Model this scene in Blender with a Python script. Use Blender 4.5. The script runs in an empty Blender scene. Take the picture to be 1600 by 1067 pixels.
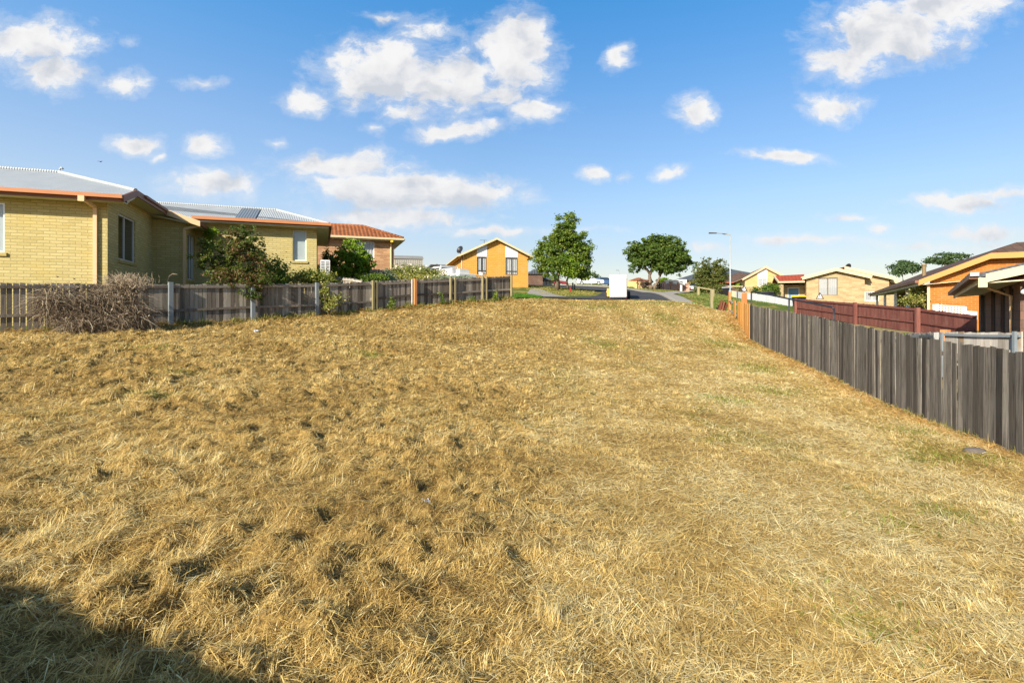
import bpy, math, random
import numpy as np
from mathutils import Vector

random.seed(7)
RNG = np.random.default_rng(11)
SC = bpy.context.scene
COL = SC.collection
FPX, CX, CY = 820.0, 800.0, 486.0          # lens in photo pixels, horizon row
SUN_H = (0.53, 0.848)                      # horizontal direction in which the light travels
SUN_EL = math.radians(27)

def W(px, py, d):
    """a point seen at photo pixel (px, py), d metres in front of the camera; camera is at z = 0"""
    return Vector(((px - CX) / FPX * d, d, (CY - py) / FPX * d))

# ------------------------------------------------------------------ noise + terrain
def _hash(ix, iy, s):
    h = (ix.astype(np.int64) * 374761393 + iy.astype(np.int64) * 668265263 + s * 974634777) & 0x7fffffff
    h = ((h ^ (h >> 13)) * 1274126177) & 0x7fffffff
    return (h ^ (h >> 16)) & 0xffff
def perlin(x, y, s=0):
    x = np.asarray(x, float); y = np.asarray(y, float)
    ix = np.floor(x); iy = np.floor(y); fx = x - ix; fy = y - iy
    def g(a, b, dx, dy):
        t = _hash(a, b, s) / 65536.0 * 2 * np.pi
        return np.cos(t) * dx + np.sin(t) * dy
    u = fx * fx * fx * (fx * (fx * 6 - 15) + 10); v = fy * fy * fy * (fy * (fy * 6 - 15) + 10)
    a = g(ix, iy, fx, fy); b = g(ix + 1, iy, fx - 1, fy)
    c = g(ix, iy + 1, fx, fy - 1); d = g(ix + 1, iy + 1, fx - 1, fy - 1)
    return ((a + u * (b - a)) * (1 - v) + (c + u * (d - c)) * v) * 1.4
def sstep(a, b, x):
    t = np.clip((np.asarray(x, float) - a) / (b - a), 0, 1); return t * t * (3 - 2 * t)

CTRL = np.array([
    (0, 0, -1.70), (-2.4, 2.9, -1.5), (-8, -10, -2.2), (8, -10, -2.7), (0, -14, -2.8), (-20, 0, -1.4), (20, 0, -2.6),
    (7.27, 7.45, -2.08), (8.0, 10.93, -2.05), (10.65, 23.6, -1.27), (12.6, 31, -0.23),
    (-13.5, 13.8, -.6), (-10.83, 16.6, -.47), (-7.7, 20.2, -.22), (-4.5, 23.7, .17), (-.1, 28.6, .6),
    (3.66, 30, .55), (7.3, 30, .55), (10.6, 30, .37),
    (7.2, 36, .78), (3.6, 42, 1.69), (1.4, 43.3, 1.9), (12.2, 50, 1.77), (15.4, 42, 1.13), (16.2, 38, .70),
    (15.3, 58, 2.4), (7.3, 60, 2.8), (4.3, 70, 3.5), (10.2, 72, 3.4), (10, 100, 5.0), (-30, 60, 3.6), (-40, 30, 2.0),
    (17.9, 33, -.16), (17, 26, -.63), (16.5, 21.5, -.87), (16.2, 18.3, -1.05), (14, 12, -1.7),
    (21.5, 48, .82), (20.6, 38, .25), (20, 48, 1.35), (40, 60, 1.0), (60, 100, 2.5), (40, 30, -.6), (30, 20, -1.2),
    (34, 75, 2.2), (-8, 36, 1.7), (-15, 25, .4), (-4, 37, 1.5), (30, 52, .4), (15, 80, 3.3), (26, 90, 3.3),
    (-80, 120, 5.0), (0, 160, 4.0), (100, 150, 2.0), (0, 300, -8), (-250, 300, -8), (250, 300, -8),
    (-250, 0, -2), (250, 0, -6), (0, -250, -9), (-450, 500, -22), (450, 500, -22), (0, 600, -26)], float)
def _tps_fit(P, lam=0.02):
    n = len(P); d2 = ((P[:, None, :2] - P[None, :, :2]) ** 2).sum(-1)
    K = .5 * d2 * np.log(d2 + 1e-9) + lam * np.eye(n)
    A = np.zeros((n + 3, n + 3)); A[:n, :n] = K; A[:n, n] = 1; A[:n, n + 1:] = P[:, :2]; A[n:, :n] = A[:n, n:].T
    b = np.zeros(n + 3); b[:n] = P[:, 2]
    return np.linalg.solve(A, b)
CW = _tps_fit(CTRL)
def base_z(x, y):
    x = np.asarray(x, float); y = np.asarray(y, float); sh = x.shape
    x = x.ravel(); y = y.ravel(); out = np.full(x.shape, CW[-3]) + CW[-2] * x + CW[-1] * y
    for i in range(len(CTRL)):
        r2 = (x - CTRL[i, 0]) ** 2 + (y - CTRL[i, 1]) ** 2
        out += CW[i] * .5 * r2 * np.log(r2 + 1e-9)
    return out.reshape(sh)
FIELD = np.array([(-18.1, 8.4), (-13.6, 13.6), (-.1, 28.65), (1.0, 31.2), (11.6, 31.4), (12.5, 31.0), (10.65, 23.6), (7.27, 7.45), (6.2, 1.6), (5.3, -2.5), (-18.1, -2.5)])
def in_poly(x, y, P):
    x = np.asarray(x); y = np.asarray(y); c = np.zeros(x.shape, bool); n = len(P); j = n - 1
    for i in range(n):
        xi, yi = P[i]; xj, yj = P[j]
        c ^= ((yi > y) != (yj > y)) & (x < (xj - xi) * (y - yi) / (yj - yi + 1e-12) + xi); j = i
    return c
def leftness(x, y):          # 1 where the mown straw lies rough and clumped, 0 where it lies flat and pale
    a = np.asarray(x) / np.maximum(np.asarray(y), 1.0)
    return 1 - sstep(-.12, .42, a + .12 * perlin(np.asarray(x) * .35, np.asarray(y) * .35, 5))
def lumps(x, y):
    L = leftness(x, y)
    wx = x + .10 * perlin(x * 3.1, y * 3.1, 14); wy = y + .10 * perlin(x * 3.1 + 9, y * 3.1, 15)
    c1 = sstep(.06, .36, perlin(wx * 3.4 + wy * .7, wy * 4.0, 11)) * .062; c2 = sstep(.08, .36, perlin(wx * 7.2, wy * 8.0 + wx, 12)) * .046
    dens = sstep(-.35, .35, perlin(x * .55, y * .55, 13) + .25 * L)
    a = perlin(x * .75 + .3 * y, y * .75, 1) * .050 + perlin(x * 2.0, y * 2.2, 2) * .038
    r = 1 - np.abs(perlin(x * 2.6 + 7, y * 3.0, 3)); r = (np.clip(r, .55, 1) - .55) / .45
    f = perlin(x * 5.5, y * 5.5, 4)
    m = 1 - sstep(29.0, 31.0, y)
    return (a * (.45 + .35 * L) + r * .025 * L + f * .024 * (.25 + L) + (c1 + c2) * (.10 + .95 * L) * dens) * m
def ground_z(x, y):
    return base_z(x, y) + lumps(np.asarray(x, float), np.asarray(y, float))
def gz(x, y):
    return float(base_z(np.array([x]), np.array([y]))[0])

# ------------------------------------------------------------------ materials
def new_mat(name):
    m = bpy.data.materials.new(name); m.use_nodes = True
    nt = m.node_tree; nt.nodes.clear(); return m, nt
def nd(nt, typ, **kw):
    n = nt.nodes.new(typ)
    for k, v in kw.items():
        if k == 'inp':
            for a, b in v.items():
                if hasattr(b, 'is_linked') or b.__class__.__name__.startswith('NodeSocket'): nt.links.new(b, n.inputs[a])
                else: n.inputs[a].default_value = b
        else: setattr(n, k, v)
    return n
def rgba(c): return (c[0], c[1], c[2], 1.0)
def ramp(nt, fac, stops):
    r = nd(nt, 'ShaderNodeValToRGB'); cr = r.color_ramp
    while len(cr.elements) < len(stops): cr.elements.new(.5)
    for e, (p, c) in zip(cr.elements, stops): e.position = p; e.color = rgba(c) if len(c) == 3 else c
    nt.links.new(fac, r.inputs[0]); return r.outputs[0]
def mixc(nt, fac, a, b, mode='MIX'):
    m = nd(nt, 'ShaderNodeMix', data_type='RGBA', blend_type=mode)
    for s, v in (('Factor', fac), ('A', a), ('B', b)):
        i = [k for k in m.inputs if k.name == s and (k.type == ('VALUE' if s == 'Factor' else 'RGBA'))][0]
        if isinstance(v, (int, float)): i.default_value = v
        elif isinstance(v, tuple): i.default_value = rgba(v)
        else: nt.links.new(v, i)
    return [o for o in m.outputs if o.type == 'RGBA'][0]
def finish(nt, color, rough=.7, bump=None, bstr=.3, bdist=.01, metallic=0.0, spec=.4):
    b = nd(nt, 'ShaderNodeBsdfPrincipled')
    if isinstance(color, tuple): b.inputs['Base Color'].default_value = rgba(color)
    else: nt.links.new(color, b.inputs['Base Color'])
    if isinstance(rough, float): b.inputs['Roughness'].default_value = rough
    else: nt.links.new(rough, b.inputs['Roughness'])
    b.inputs['Metallic'].default_value = metallic
    b.inputs['Specular IOR Level'].default_value = spec
    if bump is not None:
        bp = nd(nt, 'ShaderNodeBump', inp={'Strength': bstr, 'Distance': bdist, 'Height': bump})
        nt.links.new(bp.outputs[0], b.inputs['Normal'])
    o = nd(nt, 'ShaderNodeOutputMaterial'); nt.links.new(b.outputs[0], o.inputs[0]); return b
def uvn(nt, sx=1, sy=1):
    u = nd(nt, 'ShaderNodeUVMap'); m = nd(nt, 'ShaderNodeMapping'); m.inputs['Scale'].default_value = (sx, sy, 1)
    nt.links.new(u.outputs[0], m.inputs[0]); return m.outputs[0]
def noise(nt, vec, scale, detail=4, rough=.6, dim='3D'):
    n = nd(nt, 'ShaderNodeTexNoise', noise_dimensions=dim, inp={'Scale': scale, 'Detail': detail, 'Roughness': rough})
    if vec is not None: nt.links.new(vec, n.inputs['Vector'])
    return n.outputs['Fac']
def objco(nt): return nd(nt, 'ShaderNodeTexCoord').outputs['Object']

def m_plain(name, c, rough=.6, var=.12, nscale=3.0, metallic=0.0, bstr=.0, spec=.4):
    m, nt = new_mat(name); v = noise(nt, objco(nt), nscale, 5)
    v2 = noise(nt, objco(nt), nscale * 9, 3)
    col = mixc(nt, v, tuple(k * (1 - var) for k in c), tuple(min(1, k * (1 + var)) for k in c))
    finish(nt, col, rough, v2 if bstr else None, bstr, .01, metallic, spec); return m
def m_brick(name, c1, c2, mortar, bw=.24, bh=.086, ms=.008, var=.35, weather=(.5, .45, .3), wamt=.15):
    m, nt = new_mat(name); uv = uvn(nt)
    b = nd(nt, 'ShaderNodeTexBrick', inp={'Vector': uv, 'Scale': 1.0, 'Mortar Size': ms, 'Mortar Smooth': .25, 'Bias': 0.0, 'Brick Width': bw, 'Row Height': bh, 'Color1': rgba(c1), 'Color2': rgba(c2), 'Mortar': rgba(mortar)})
    n1 = noise(nt, uv, 1.3, 5); n2 = noise(nt, uvn(nt, 30, 60), 1.0, 3)
    col = mixc(nt, var, b.outputs['Color'], ramp(nt, n2, [(.3, tuple(k * .55 for k in c1)), (.7, tuple(min(1, k * 1.35) for k in c2))]))
    col = mixc(nt, ramp(nt, n1, [(.5, (0, 0, 0)), (.75, (wamt, wamt, wamt))]), col, weather)
    inv = nd(nt, 'ShaderNodeMath', operation='SUBTRACT', inp={0: 1.0, 1: b.outputs['Fac']})
    mx = nd(nt, 'ShaderNodeMath', operation='MULTIPLY_ADD', inp={0: n2, 1: .35, 2: inv.outputs[0]})
    finish(nt, col, .85, mx.outputs[0], .6, .008, 0, .25); return m
def m_corrugated(name, c, period=.076, rough=.35, metallic=.35):
    m, nt = new_mat(name); uv = uvn(nt)
    w = nd(nt, 'ShaderNodeTexWave', wave_type='BANDS', bands_direction='X', wave_profile='SIN', inp={'Vector': uv, 'Scale': 1.0 / period / 3.18, 'Distortion': 0.0})
    n = noise(nt, uvn(nt, .6, 2.0), 2.0, 5); n2 = noise(nt, uvn(nt, 1.3, .25), 1.0, 2)
    col = mixc(nt, n, tuple(k * .8 for k in c), tuple(min(1, k * 1.1) for k in c))
    col = mixc(nt, ramp(nt, n2, [(.45, (0, 0, 0)), (.6, (.22, .22, .22))]), col, tuple(k * .7 for k in c))
    finish(nt, col, rough, w.outputs['Fac'], .9, .016, metallic, .5); return m
def m_tiles(name, c1, c2, tw=.30, th=.34, var=.5):
    m, nt = new_mat(name); uv = uvn(nt)
    b = nd(nt, 'ShaderNodeTexBrick', offset=0.0, inp={'Vector': uv, 'Scale': 1.0, 'Mortar Size': .012, 'Mortar Smooth': .3, 'Brick Width': tw, 'Row Height': th, 'Color1': rgba(c1), 'Color2': rgba(c2), 'Mortar': rgba(tuple(k * .5 for k in c1))})
    w = nd(nt, 'ShaderNodeTexWave', wave_type='BANDS', bands_direction='X', inp={'Vector': uv, 'Scale': 1.0 / tw / 3.18})
    s = nd(nt, 'ShaderNodeTexWave', wave_type='BANDS', bands_direction='Y', wave_profile='SAW', inp={'Vector': uv, 'Scale': 1.0 / th / 6.3})
    n = noise(nt, uv, 2.2, 6)
    col = mixc(nt, ramp(nt, n, [(.4, (0, 0, 0)), (.7, (var, var, var))]), b.outputs['Color'], tuple(k * .45 for k in c1))
    h = nd(nt, 'ShaderNodeMath', operation='MULTIPLY_ADD', inp={0: w.outputs['Fac'], 1: 1.2, 2: s.outputs['Fac']})
    finish(nt, col, .8, h.outputs[0], .7, .035, 0, .25); return m
def m_planks(name, stops, grain=.5, rough=.85, stain=None):
    """weathered timber: one tone per board (attribute rnd), grain along the board"""
    m, nt = new_mat(name); a = nd(nt, 'ShaderNodeAttribute', attribute_name='rnd')
    uv = uvn(nt, 38, 1.6); off = nd(nt, 'ShaderNodeVectorMath', operation='MULTIPLY_ADD', inp={0: a.outputs['Vector'], 1: (41., 17., 9.), 2: uv})
    g = noise(nt, off.outputs[0], 1.0, 6, .65); bl = noise(nt, uvn(nt, 3, 1.1), 1.4, 5, .6)
    col = ramp(nt, a.outputs['Fac'], stops)
    dk = mixc(nt, ramp(nt, g, [(.33, (.35, .35, .35)), (.5, (.9, .9, .9)), (.7, (1.35, 1.35, 1.35))]), (0., 0., 0.), (1., 1., 1.))
    col = mixc(nt, grain, col, ramp(nt, g, [(.32, (.30, .29, .27)), (.5, (1, 1, 1)), (.68, (1.3, 1.28, 1.22))]), 'MULTIPLY')
    if stain: col = mixc(nt, ramp(nt, bl, [(.52, (0, 0, 0)), (.68, (.55, .55, .55))]), col, stain)
    finish(nt, col, rough, g, .5, .004, 0, .2); return m
def m_leaf(name, stops, transl=.35, rough=.55):
    m, nt = new_mat(name); a = nd(nt, 'ShaderNodeAttribute', attribute_name='rnd')
    col = ramp(nt, a.outputs['Fac'], stops)
    b = nd(nt, 'ShaderNodeBsdfPrincipled', inp={'Base Color': col, 'Roughness': rough, 'Specular IOR Level': .3})
    t = nd(nt, 'ShaderNodeBsdfTranslucent', inp={'Color': mixc(nt, .5, col, (.25, .30, .03))})
    mx = nd(nt, 'ShaderNodeMixShader', inp={0: transl, 1: b.outputs[0], 2: t.outputs[0]})
    o = nd(nt, 'ShaderNodeOutputMaterial', inp={0: mx.outputs[0]}); return m
def m_blade(name, transl=.25):
    m, nt = new_mat(name); a = nd(nt, 'ShaderNodeAttribute', attribute_name='tint')
    d = nd(nt, 'ShaderNodeBsdfPrincipled', inp={'Base Color': a.outputs['Color'], 'Roughness': .6, 'Specular IOR Level': .25})
    t = nd(nt, 'ShaderNodeBsdfTranslucent', inp={'Color': a.outputs['Color']})
    mx = nd(nt, 'ShaderNodeMixShader', inp={0: transl, 1: d.outputs[0], 2: t.outputs[0]})
    nd(nt, 'ShaderNodeOutputMaterial', inp={0: mx.outputs[0]}); return m
def m_glass(name, tint=(.02, .025, .03), see=.75):
    m, nt = new_mat(name)
    g = nd(nt, 'ShaderNodeBsdfGlossy', inp={'Roughness': .03, 'Color': (.9, .95, 1, 1)})
    t = nd(nt, 'ShaderNodeBsdfTransparent', inp={'Color': (see, see, see, 1)})
    f = nd(nt, 'ShaderNodeLayerWeight', inp={'Blend': .5}); f3 = nd(nt, 'ShaderNodeMath', operation='POWER', inp={0: f.outputs['Facing'], 1: 4.0})
    f2 = nd(nt, 'ShaderNodeMath', operation='MULTIPLY_ADD', inp={0: f3.outputs[0], 1: .85, 2: .07})
    mx = nd(nt, 'ShaderNodeMixShader', inp={0: f2.outputs[0], 1: t.outputs[0], 2: g.outputs[0]})
    nd(nt, 'ShaderNodeOutputMaterial', inp={0: mx.outputs[0]}); return m

M = {}
M['yellow_brick'] = m_brick('yellow_brick', (.42, .335, .125), (.55, .455, .21), (.26, .21, .095), bw=.315, bh=.093, ms=.010, var=.35, weather=(.50, .36, .09), wamt=.45)
M['mottled_brick'] = m_brick('mottled_brick', (.26, .115, .055), (.53, .31, .16), (.45, .32, .2), bw=.42, bh=.12, var=.4)
M['orange_brick'] = m_brick('orange_brick', (.55, .27, .05), (.62, .325, .068), (.40, .195, .045), bh=.14, bw=.36, var=.25, ms=.012)
M['rust_brick'] = m_brick('rust_brick', (.35, .105, .016), (.45, .15, .022), (.50, .28, .10), var=.4, ms=.010)
M['cream_brick'] = m_brick('cream_brick', (.25, .165, .08), (.50, .375, .205), (.38, .285, .165), bw=.5, bh=.15, var=.45)
M['gold_brick'] = m_brick('gold_brick', (.47, .32, .13), (.54, .38, .17), (.42, .31, .15), bh=.2, bw=.5, var=.25)
M['dark_brick'] = m_brick('dark_brick', (.13, .075, .05), (.18, .10, .07), (.08, .06, .05), bw=.24, bh=.17, var=.3)
M['pink_brick'] = m_brick('pink_brick', (.45, .24, .17), (.55, .32, .24), (.5, .38, .3), var=.3)
M['zinc'] = m_corrugated('zincalume_roof', (.40, .425, .44), .076, .55, .05)
M['skylight'] = m_corrugated('skylight_sheet', (.16, .18, .20), .11, .4, .0)
M['terracotta'] = m_tiles('terracotta_tiles', (.26, .085, .03), (.35, .13, .05), .24, .33)
M['brown_tile'] = m_tiles('brown_tiles', (.105, .067, .05), (.15, .09, .065))
M['red_tile'] = m_tiles('red_tiles', (.30, .055, .03), (.35, .07, .04), var=.2)
M['slate_tile'] = m_tiles('slate_roof', (.07, .085, .10), (.10, .115, .13), var=.2)
M['dark_metal_roof'] = m_corrugated('dark_metal_roof', (.05, .055, .065), .2, .45, .1)
M['shed_metal'] = m_corrugated('shed_metal', (.30, .28, .24), .2, .5, .1)
M['gutter'] = m_plain('gutter_terracotta', (.47, .185, .07), .45)
M['gutter_dark'] = m_plain('fascia_brown', (.20, .075, .04), .5)
M['pipe'] = m_plain('downpipe_cream', (.66, .45, .25), .5)
M['soffit'] = m_plain('soffit_cream', (.60, .55, .38), .7)
M['cream'] = m_plain('cream_paint', (.76, .63, .36), .5)
M['ivory'] = m_plain('ivory_paint', (.56, .46, .275), .5)
M['ochre'] = m_plain('ochre_paint', (.50, .235, .055), .5)
M['salmon'] = m_plain('salmon_paint', (.60, .36, .22), .5)
M['white'] = m_plain('white_paint', (.68, .68, .67), .4, .04)
M['offwhite'] = m_plain('offwhite_paint', (.74, .72, .66), .6, .06)
M['alu'] = m_plain('aluminium', (.62, .63, .64), .35, .05, metallic=.4)
M['dark_alu'] = m_plain('dark_frame', (.06, .05, .045), .4)
M['bronze_alu'] = m_plain('bronze_frame', (.22, .15, .07), .4)
M['curtain'] = m_plain('curtain_cloth', (.60, .61, .61), .9, .10)
M['blind'] = m_plain('frosted_blind', (.60, .68, .68), .6, .03)
M['dark_inside'] = m_plain('dark_interior', (.03, .03, .032), .9)
M['glass'] = m_glass('window_glass')
M['tinted'] = m_glass('tinted_glass', see=.25)
M['black'] = m_plain('black_paint', (.018, .018, .02), .4)
M['rubber'] = m_plain('tyre_rubber', (.02, .02, .02), .85)
M['car_white'] = m_plain('car_white', (.64, .64, .64), .25, .02, spec=.6)
M['car_red'] = m_plain('car_maroon', (.22, .03, .03), .3, .03, spec=.6)
M['car_blue'] = m_plain('car_blue', (.06, .12, .25), .3, .03, spec=.6)
M['lamp_red'] = m_plain('lamp_red', (.32, .03, .025), .4)
M['yellow'] = m_plain('yellow_plastic', (.80, .55, .02), .4, .04)
M['amber'] = m_plain('amber_panel', (.72, .42, .06), .5, .1)
M['galv'] = m_plain('galvanised', (.34, .37, .39), .55, .15, metallic=.2)
M['rail_black'] = m_plain('black_rail', (.02, .022, .03), .45)
M['grey_paling'] = m_planks('grey_paling', [(0, (.095, .076, .058)), (.35, (.20, .168, .135)), (.7, (.29, .25, .203)), (1, (.41, .36, .295))], .65)
M['grey_paling_near'] = m_planks('weathered_paling', [(0, (.04, .036, .032)), (.18, (.085, .076, .066)), (.55, (.145, .130, .113)), (.85, (.21, .19, .163)), (1, (.31, .28, .24))], 1.0, stain=(.075, .058, .042))
M['new_paling'] = m_planks('new_orange_paling', [(0, (.40, .17, .04)), (.5, (.55, .26, .06)), (1, (.66, .35, .11))], .4)
M['red_paling'] = m_planks('redbrown_paling', [(0, (.15, .052, .042)), (.5, (.18, .064, .05)), (1, (.215, .08, .062))], .4, stain=(.25, .13, .10))
M['white_paling'] = m_planks('white_paling', [(0, (.62, .62, .63)), (1, (.72, .72, .72))], .1)
M['cream_paling'] = m_planks('cream_paling', [(0, (.62, .54, .36)), (1, (.72, .64, .46))], .15)
M['pale_paling'] = m_planks('pale_paling', [(0, (.15, .125, .10)), (.4, (.38, .34, .285)), (1, (.54, .49, .42))], .5, stain=(.36, .20, .08))
M['yellow_paling'] = m_planks('yellow_timber', [(0, (.66, .42, .16)), (1, (.76, .52, .24))], .2)
M['treated_post'] = m_planks('treated_post', [(0, (.25, .215, .11)), (1, (.34, .29, .16))], .5)
M['grey_post'] = m_planks('grey_post', [(0, (.25, .25, .24)), (1, (.36, .36, .35))], .5)
M['steel_post'] = m_plain('steel_post', (.19, .215, .23), .6, .2)
M['orange_post'] = m_planks('orange_post', [(0, (.58, .20, .07)), (1, (.64, .26, .10))], .4)
M['bark'] = m_plain('bark', (.17, .12, .08), .9, .45, 6, bstr=.8)
M['bark_pale'] = m_plain('bark_pale', (.32, .23, .15), .9, .4, 5, bstr=.8)
M['concrete'] = m_plain('concrete', (.29, .265, .225), .9, .18, 2, bstr=.3)
M['kerb'] = m_plain('kerb_concrete', (.33, .30, .25), .9, .15, 3, bstr=.2)
M['rock'] = m_plain('grey_rock', (.13, .11, .095), .9, .3, 12, bstr=.6)
M['paper'] = m_plain('white_paper', (.85, .85, .85), .7, .03)
M['rust_timber'] = m_planks('rust_timber', [(0, (.05, .018, .013)), (.7, (.10, .035, .02)), (1, (.22, .08, .04))], .5)
M['straw'] = m_blade('straw_blades', .38)
M['grass'] = m_blade('green_blades', .35)
M['twig'] = m_planks('dry_twigs', [(0, (.085, .055, .03)), (.5, (.19, .14, .09)), (.85, (.32, .25, .17)), (1, (.5, .42, .31))], .2)
M['leaf_shrub'] = m_leaf('leaf_shrub', [(0, (.03, .055, .012)), (.35, (.075, .12, .02)), (.6, (.14, .18, .035)), (.66, (.12, .06, .03)), (.85, (.19, .09, .045)), (1, (.26, .15, .075))])
M['leaf_bright'] = m_leaf('leaf_bright', [(0, (.08, .17, .012)), (.5, (.20, .33, .02)), (1, (.36, .46, .05))])
M['leaf_mid'] = m_leaf('leaf_mid', [(0, (.035, .08, .012)), (.5, (.115, .185, .022)), (1, (.27, .33, .045))])
M['leaf_deep'] = m_leaf('leaf_deep', [(0, (.03, .07, .014)), (.5, (.085, .145, .022)), (1, (.19, .25, .045))])
M['leaf_olive'] = m_leaf('leaf_olive', [(0, (.05, .075, .015)), (.5, (.12, .145, .03)), (.8, (.17, .17, .04)), (1, (.22, .17, .07))])
M['leaf_far'] = m_leaf('leaf_far', [(0, (.04, .08, .035)), (.5, (.08, .13, .05)), (1, (.12, .18, .07))])
M['leaf_weed'] = m_leaf('leaf_weed', [(0, (.11, .15, .022)), (.5, (.27, .29, .05)), (.8, (.42, .37, .10)), (1, (.52, .42, .16))])
M['leaf_sage'] = m_leaf('leaf_sage', [(0, (.18, .24, .14)), (1, (.32, .38, .25))])
M['leaf_purple'] = m_leaf('leaf_purple', [(0, (.03, .015, .015)), (.7, (.07, .03, .03)), (1, (.12, .07, .04))])
M['blossom'] = m_leaf('blossom', [(0, (.7, .5, .42)), (.5, (.75, .62, .45)), (1, (.80, .72, .5))], .2)

# ------------------------------------------------------------------ mesh building
class MB:
    def __init__(s): s.v = []; s.f = []; s.r = []; s.sm = False
    def poly(s, pts, r=None):
        k = len(s.v); s.v += [Vector(p) for p in pts]; s.f.append(tuple(range(k, k + len(pts)))); s.r.append(random.random() if r is None else r)
    def hexa(s, p, r=None):          # 8 corners: 0-3 bottom loop, 4-7 top loop
        r = random.random() if r is None else r
        k = len(s.v); s.v += [Vector(q) for q in p]
        for q in ((3, 2, 1, 0), (4, 5, 6, 7), (0, 1, 5, 4), (1, 2, 6, 5), (2, 3, 7, 6), (3, 0, 4, 7)):
            s.f.append(tuple(k + i for i in q)); s.r.append(r)
    def box(s, c, size, rot=0, r=None):
        cx, cy, cz = c; a, b, h = (k / 2 for k in size); co, si = math.cos(rot), math.sin(rot)
        P = []
        for z in (-h, h):
            for x, y in ((-a, -b), (a, -b), (a, b), (-a, b)): P.append((cx + x * co - y * si, cy + x * si + y * co, cz + z))
        s.hexa(P, r)
    def bar(s, p0, p1, w, h, r=None):
        p0 = Vector(p0); p1 = Vector(p1); d = (p1 - p0).normalized()
        side = d.cross(Vector((0, 0, 1)))
        if side.length < 1e-4: side = Vector((1, 0, 0))
        side.normalize(); up = side.cross(d).normalized()
        a = side * w / 2; b = up * h / 2
        s.hexa([p0 - a - b, p0 + a - b, p1 + a - b, p1 - a - b, p0 - a + b, p0 + a + b, p1 + a + b, p1 - a + b], r)
    def prism(s, pts, off, r=None):
        """closed polygon pts pushed along vector off"""
        r = random.random() if r is None else r
        n = len(pts); k = len(s.v); off = Vector(off); s.v += [Vector(p) for p in pts] + [Vector(p) + off for p in pts]
        s.f.append(tuple(range(k, k + n))); s.f.append(tuple(range(k + 2 * n - 1, k + n - 1, -1)))
        for i in range(n): s.f.append((k + i, k + n + i, k + n + (i + 1) % n, k + (i + 1) % n))
        s.r += [r] * (n + 2)
    def tube(s, pts, rad, n=6, caps=True, r=None):
        r = random.random() if r is None else r
        pts = [Vector(p) for p in pts]
        if isinstance(rad, (int, float)): rad = [rad] * len(pts)
        k = len(s.v); ref = Vector((0, 0, 1))
        for i, p in enumerate(pts):
            t = (pts[min(i + 1, len(pts) - 1)] - pts[max(i - 1, 0)]).normalized()
            a = t.cross(ref)
            if a.length < .1: a = t.cross(Vector((0, 1, 0)))
            a.normalize(); b = t.cross(a)
            for j in range(n):
                w = 2 * math.pi * j / n; s.v.append(p + (a * math.cos(w) + b * math.sin(w)) * rad[i])
        for i in range(len(pts) - 1):
            for j in range(n):
                s.f.append((k + i * n + j, k + i * n + (j + 1) % n, k + (i + 1) * n + (j + 1) % n, k + (i + 1) * n + j)); s.r.append(r)
        if caps:
            s.f.append(tuple(k + j for j in range(n - 1, -1, -1))); s.r.append(r)
            s.f.append(tuple(k + (len(pts) - 1) * n + j for j in range(n))); s.r.append(r)
    def disc(s, c, axis, prof, n=14):
        """lathe: prof = [(radius, along)] about axis"""
        axis = Vector(axis).normalized(); a = axis.orthogonal().normalized(); b = axis.cross(a); k = len(s.v); c = Vector(c)
        for rr, t in prof:
            for j in range(n):
                w = 2 * math.pi * j / n; s.v.append(c + axis * t + (a * math.cos(w) + b * math.sin(w)) * rr)
        for i in range(len(prof) - 1):
            for j in range(n):
                s.f.append((k + i * n + j, k + i * n + (j + 1) % n, k + (i + 1) * n + (j + 1) % n, k + (i + 1) * n + j)); s.r.append(.5)
        s.f.append(tuple(k + j for j in range(n - 1, -1, -1))); s.r.append(.5)
        s.f.append(tuple(k + (len(prof) - 1) * n + j for j in range(n))); s.r.append(.5)
    def blob(s, c, r3, seed=0, n=7, m=10, amp=.25):
        k = len(s.v); rr = random.Random(seed); c = Vector(c)
        for i in range(n + 1):
            t = math.pi * i / n
            for j in range(m):
                p = 2 * math.pi * j / m; q = 1 + amp * (rr.random() - .5)
                s.v.append(c + Vector((r3[0] * math.sin(t) * math.cos(p) * q, r3[1] * math.sin(t) * math.sin(p) * q, r3[2] * math.cos(t) * q)))
        for i in range(n):
            for j in range(m):
                s.f.append((k + i * m + j, k + i * m + (j + 1) % m, k + (i + 1) * m + (j + 1) % m, k + (i + 1) * m + j)); s.r.append(.5)
    def build(s, name, mat, parent=None, base=None, smooth=False):
        if base is None: base = BASE.get(parent.name if parent else '', Vector((0, 0, 0)))
        me = bpy.data.meshes.new(name)
        me.from_pydata([tuple(v - base) for v in s.v], [], s.f)
        ul = me.uv_layers.new(name='UVMap'); Z = Vector((0, 0, 1)); uv = np.zeros(len(me.loops) * 2, np.float32)
        for p, f in zip(me.polygons, s.f):
            n = p.normal
            if abs(n.z) < .97:
                h = Z.cross(n).normalized(); t = n.cross(h)
            else: h = Vector((1, 0, 0)); t = Vector((0, 1, 0))
            for li, vi in zip(p.loop_indices, f):
                q = s.v[vi]; uv[2 * li] = q.dot(h); uv[2 * li + 1] = q.dot(t)
        ul.data.foreach_set('uv', uv)
        at = me.attributes.new('rnd', 'FLOAT', 'FACE'); at.data.foreach_set('value', np.array(s.r, np.float32))
        if smooth: me.polygons.foreach_set('use_smooth', [True] * len(me.polygons))
        me.materials.append(M[mat] if isinstance(mat, str) else mat); me.update()
        o = bpy.data.objects.new(name, me); COL.objects.link(o)
        if parent is not None:
            o.parent = parent; BASE[o.name] = base      # parts sit at their parent's origin
        else:
            o.location = base; BASE[o.name] = base
        return o
BASE = {}
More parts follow.
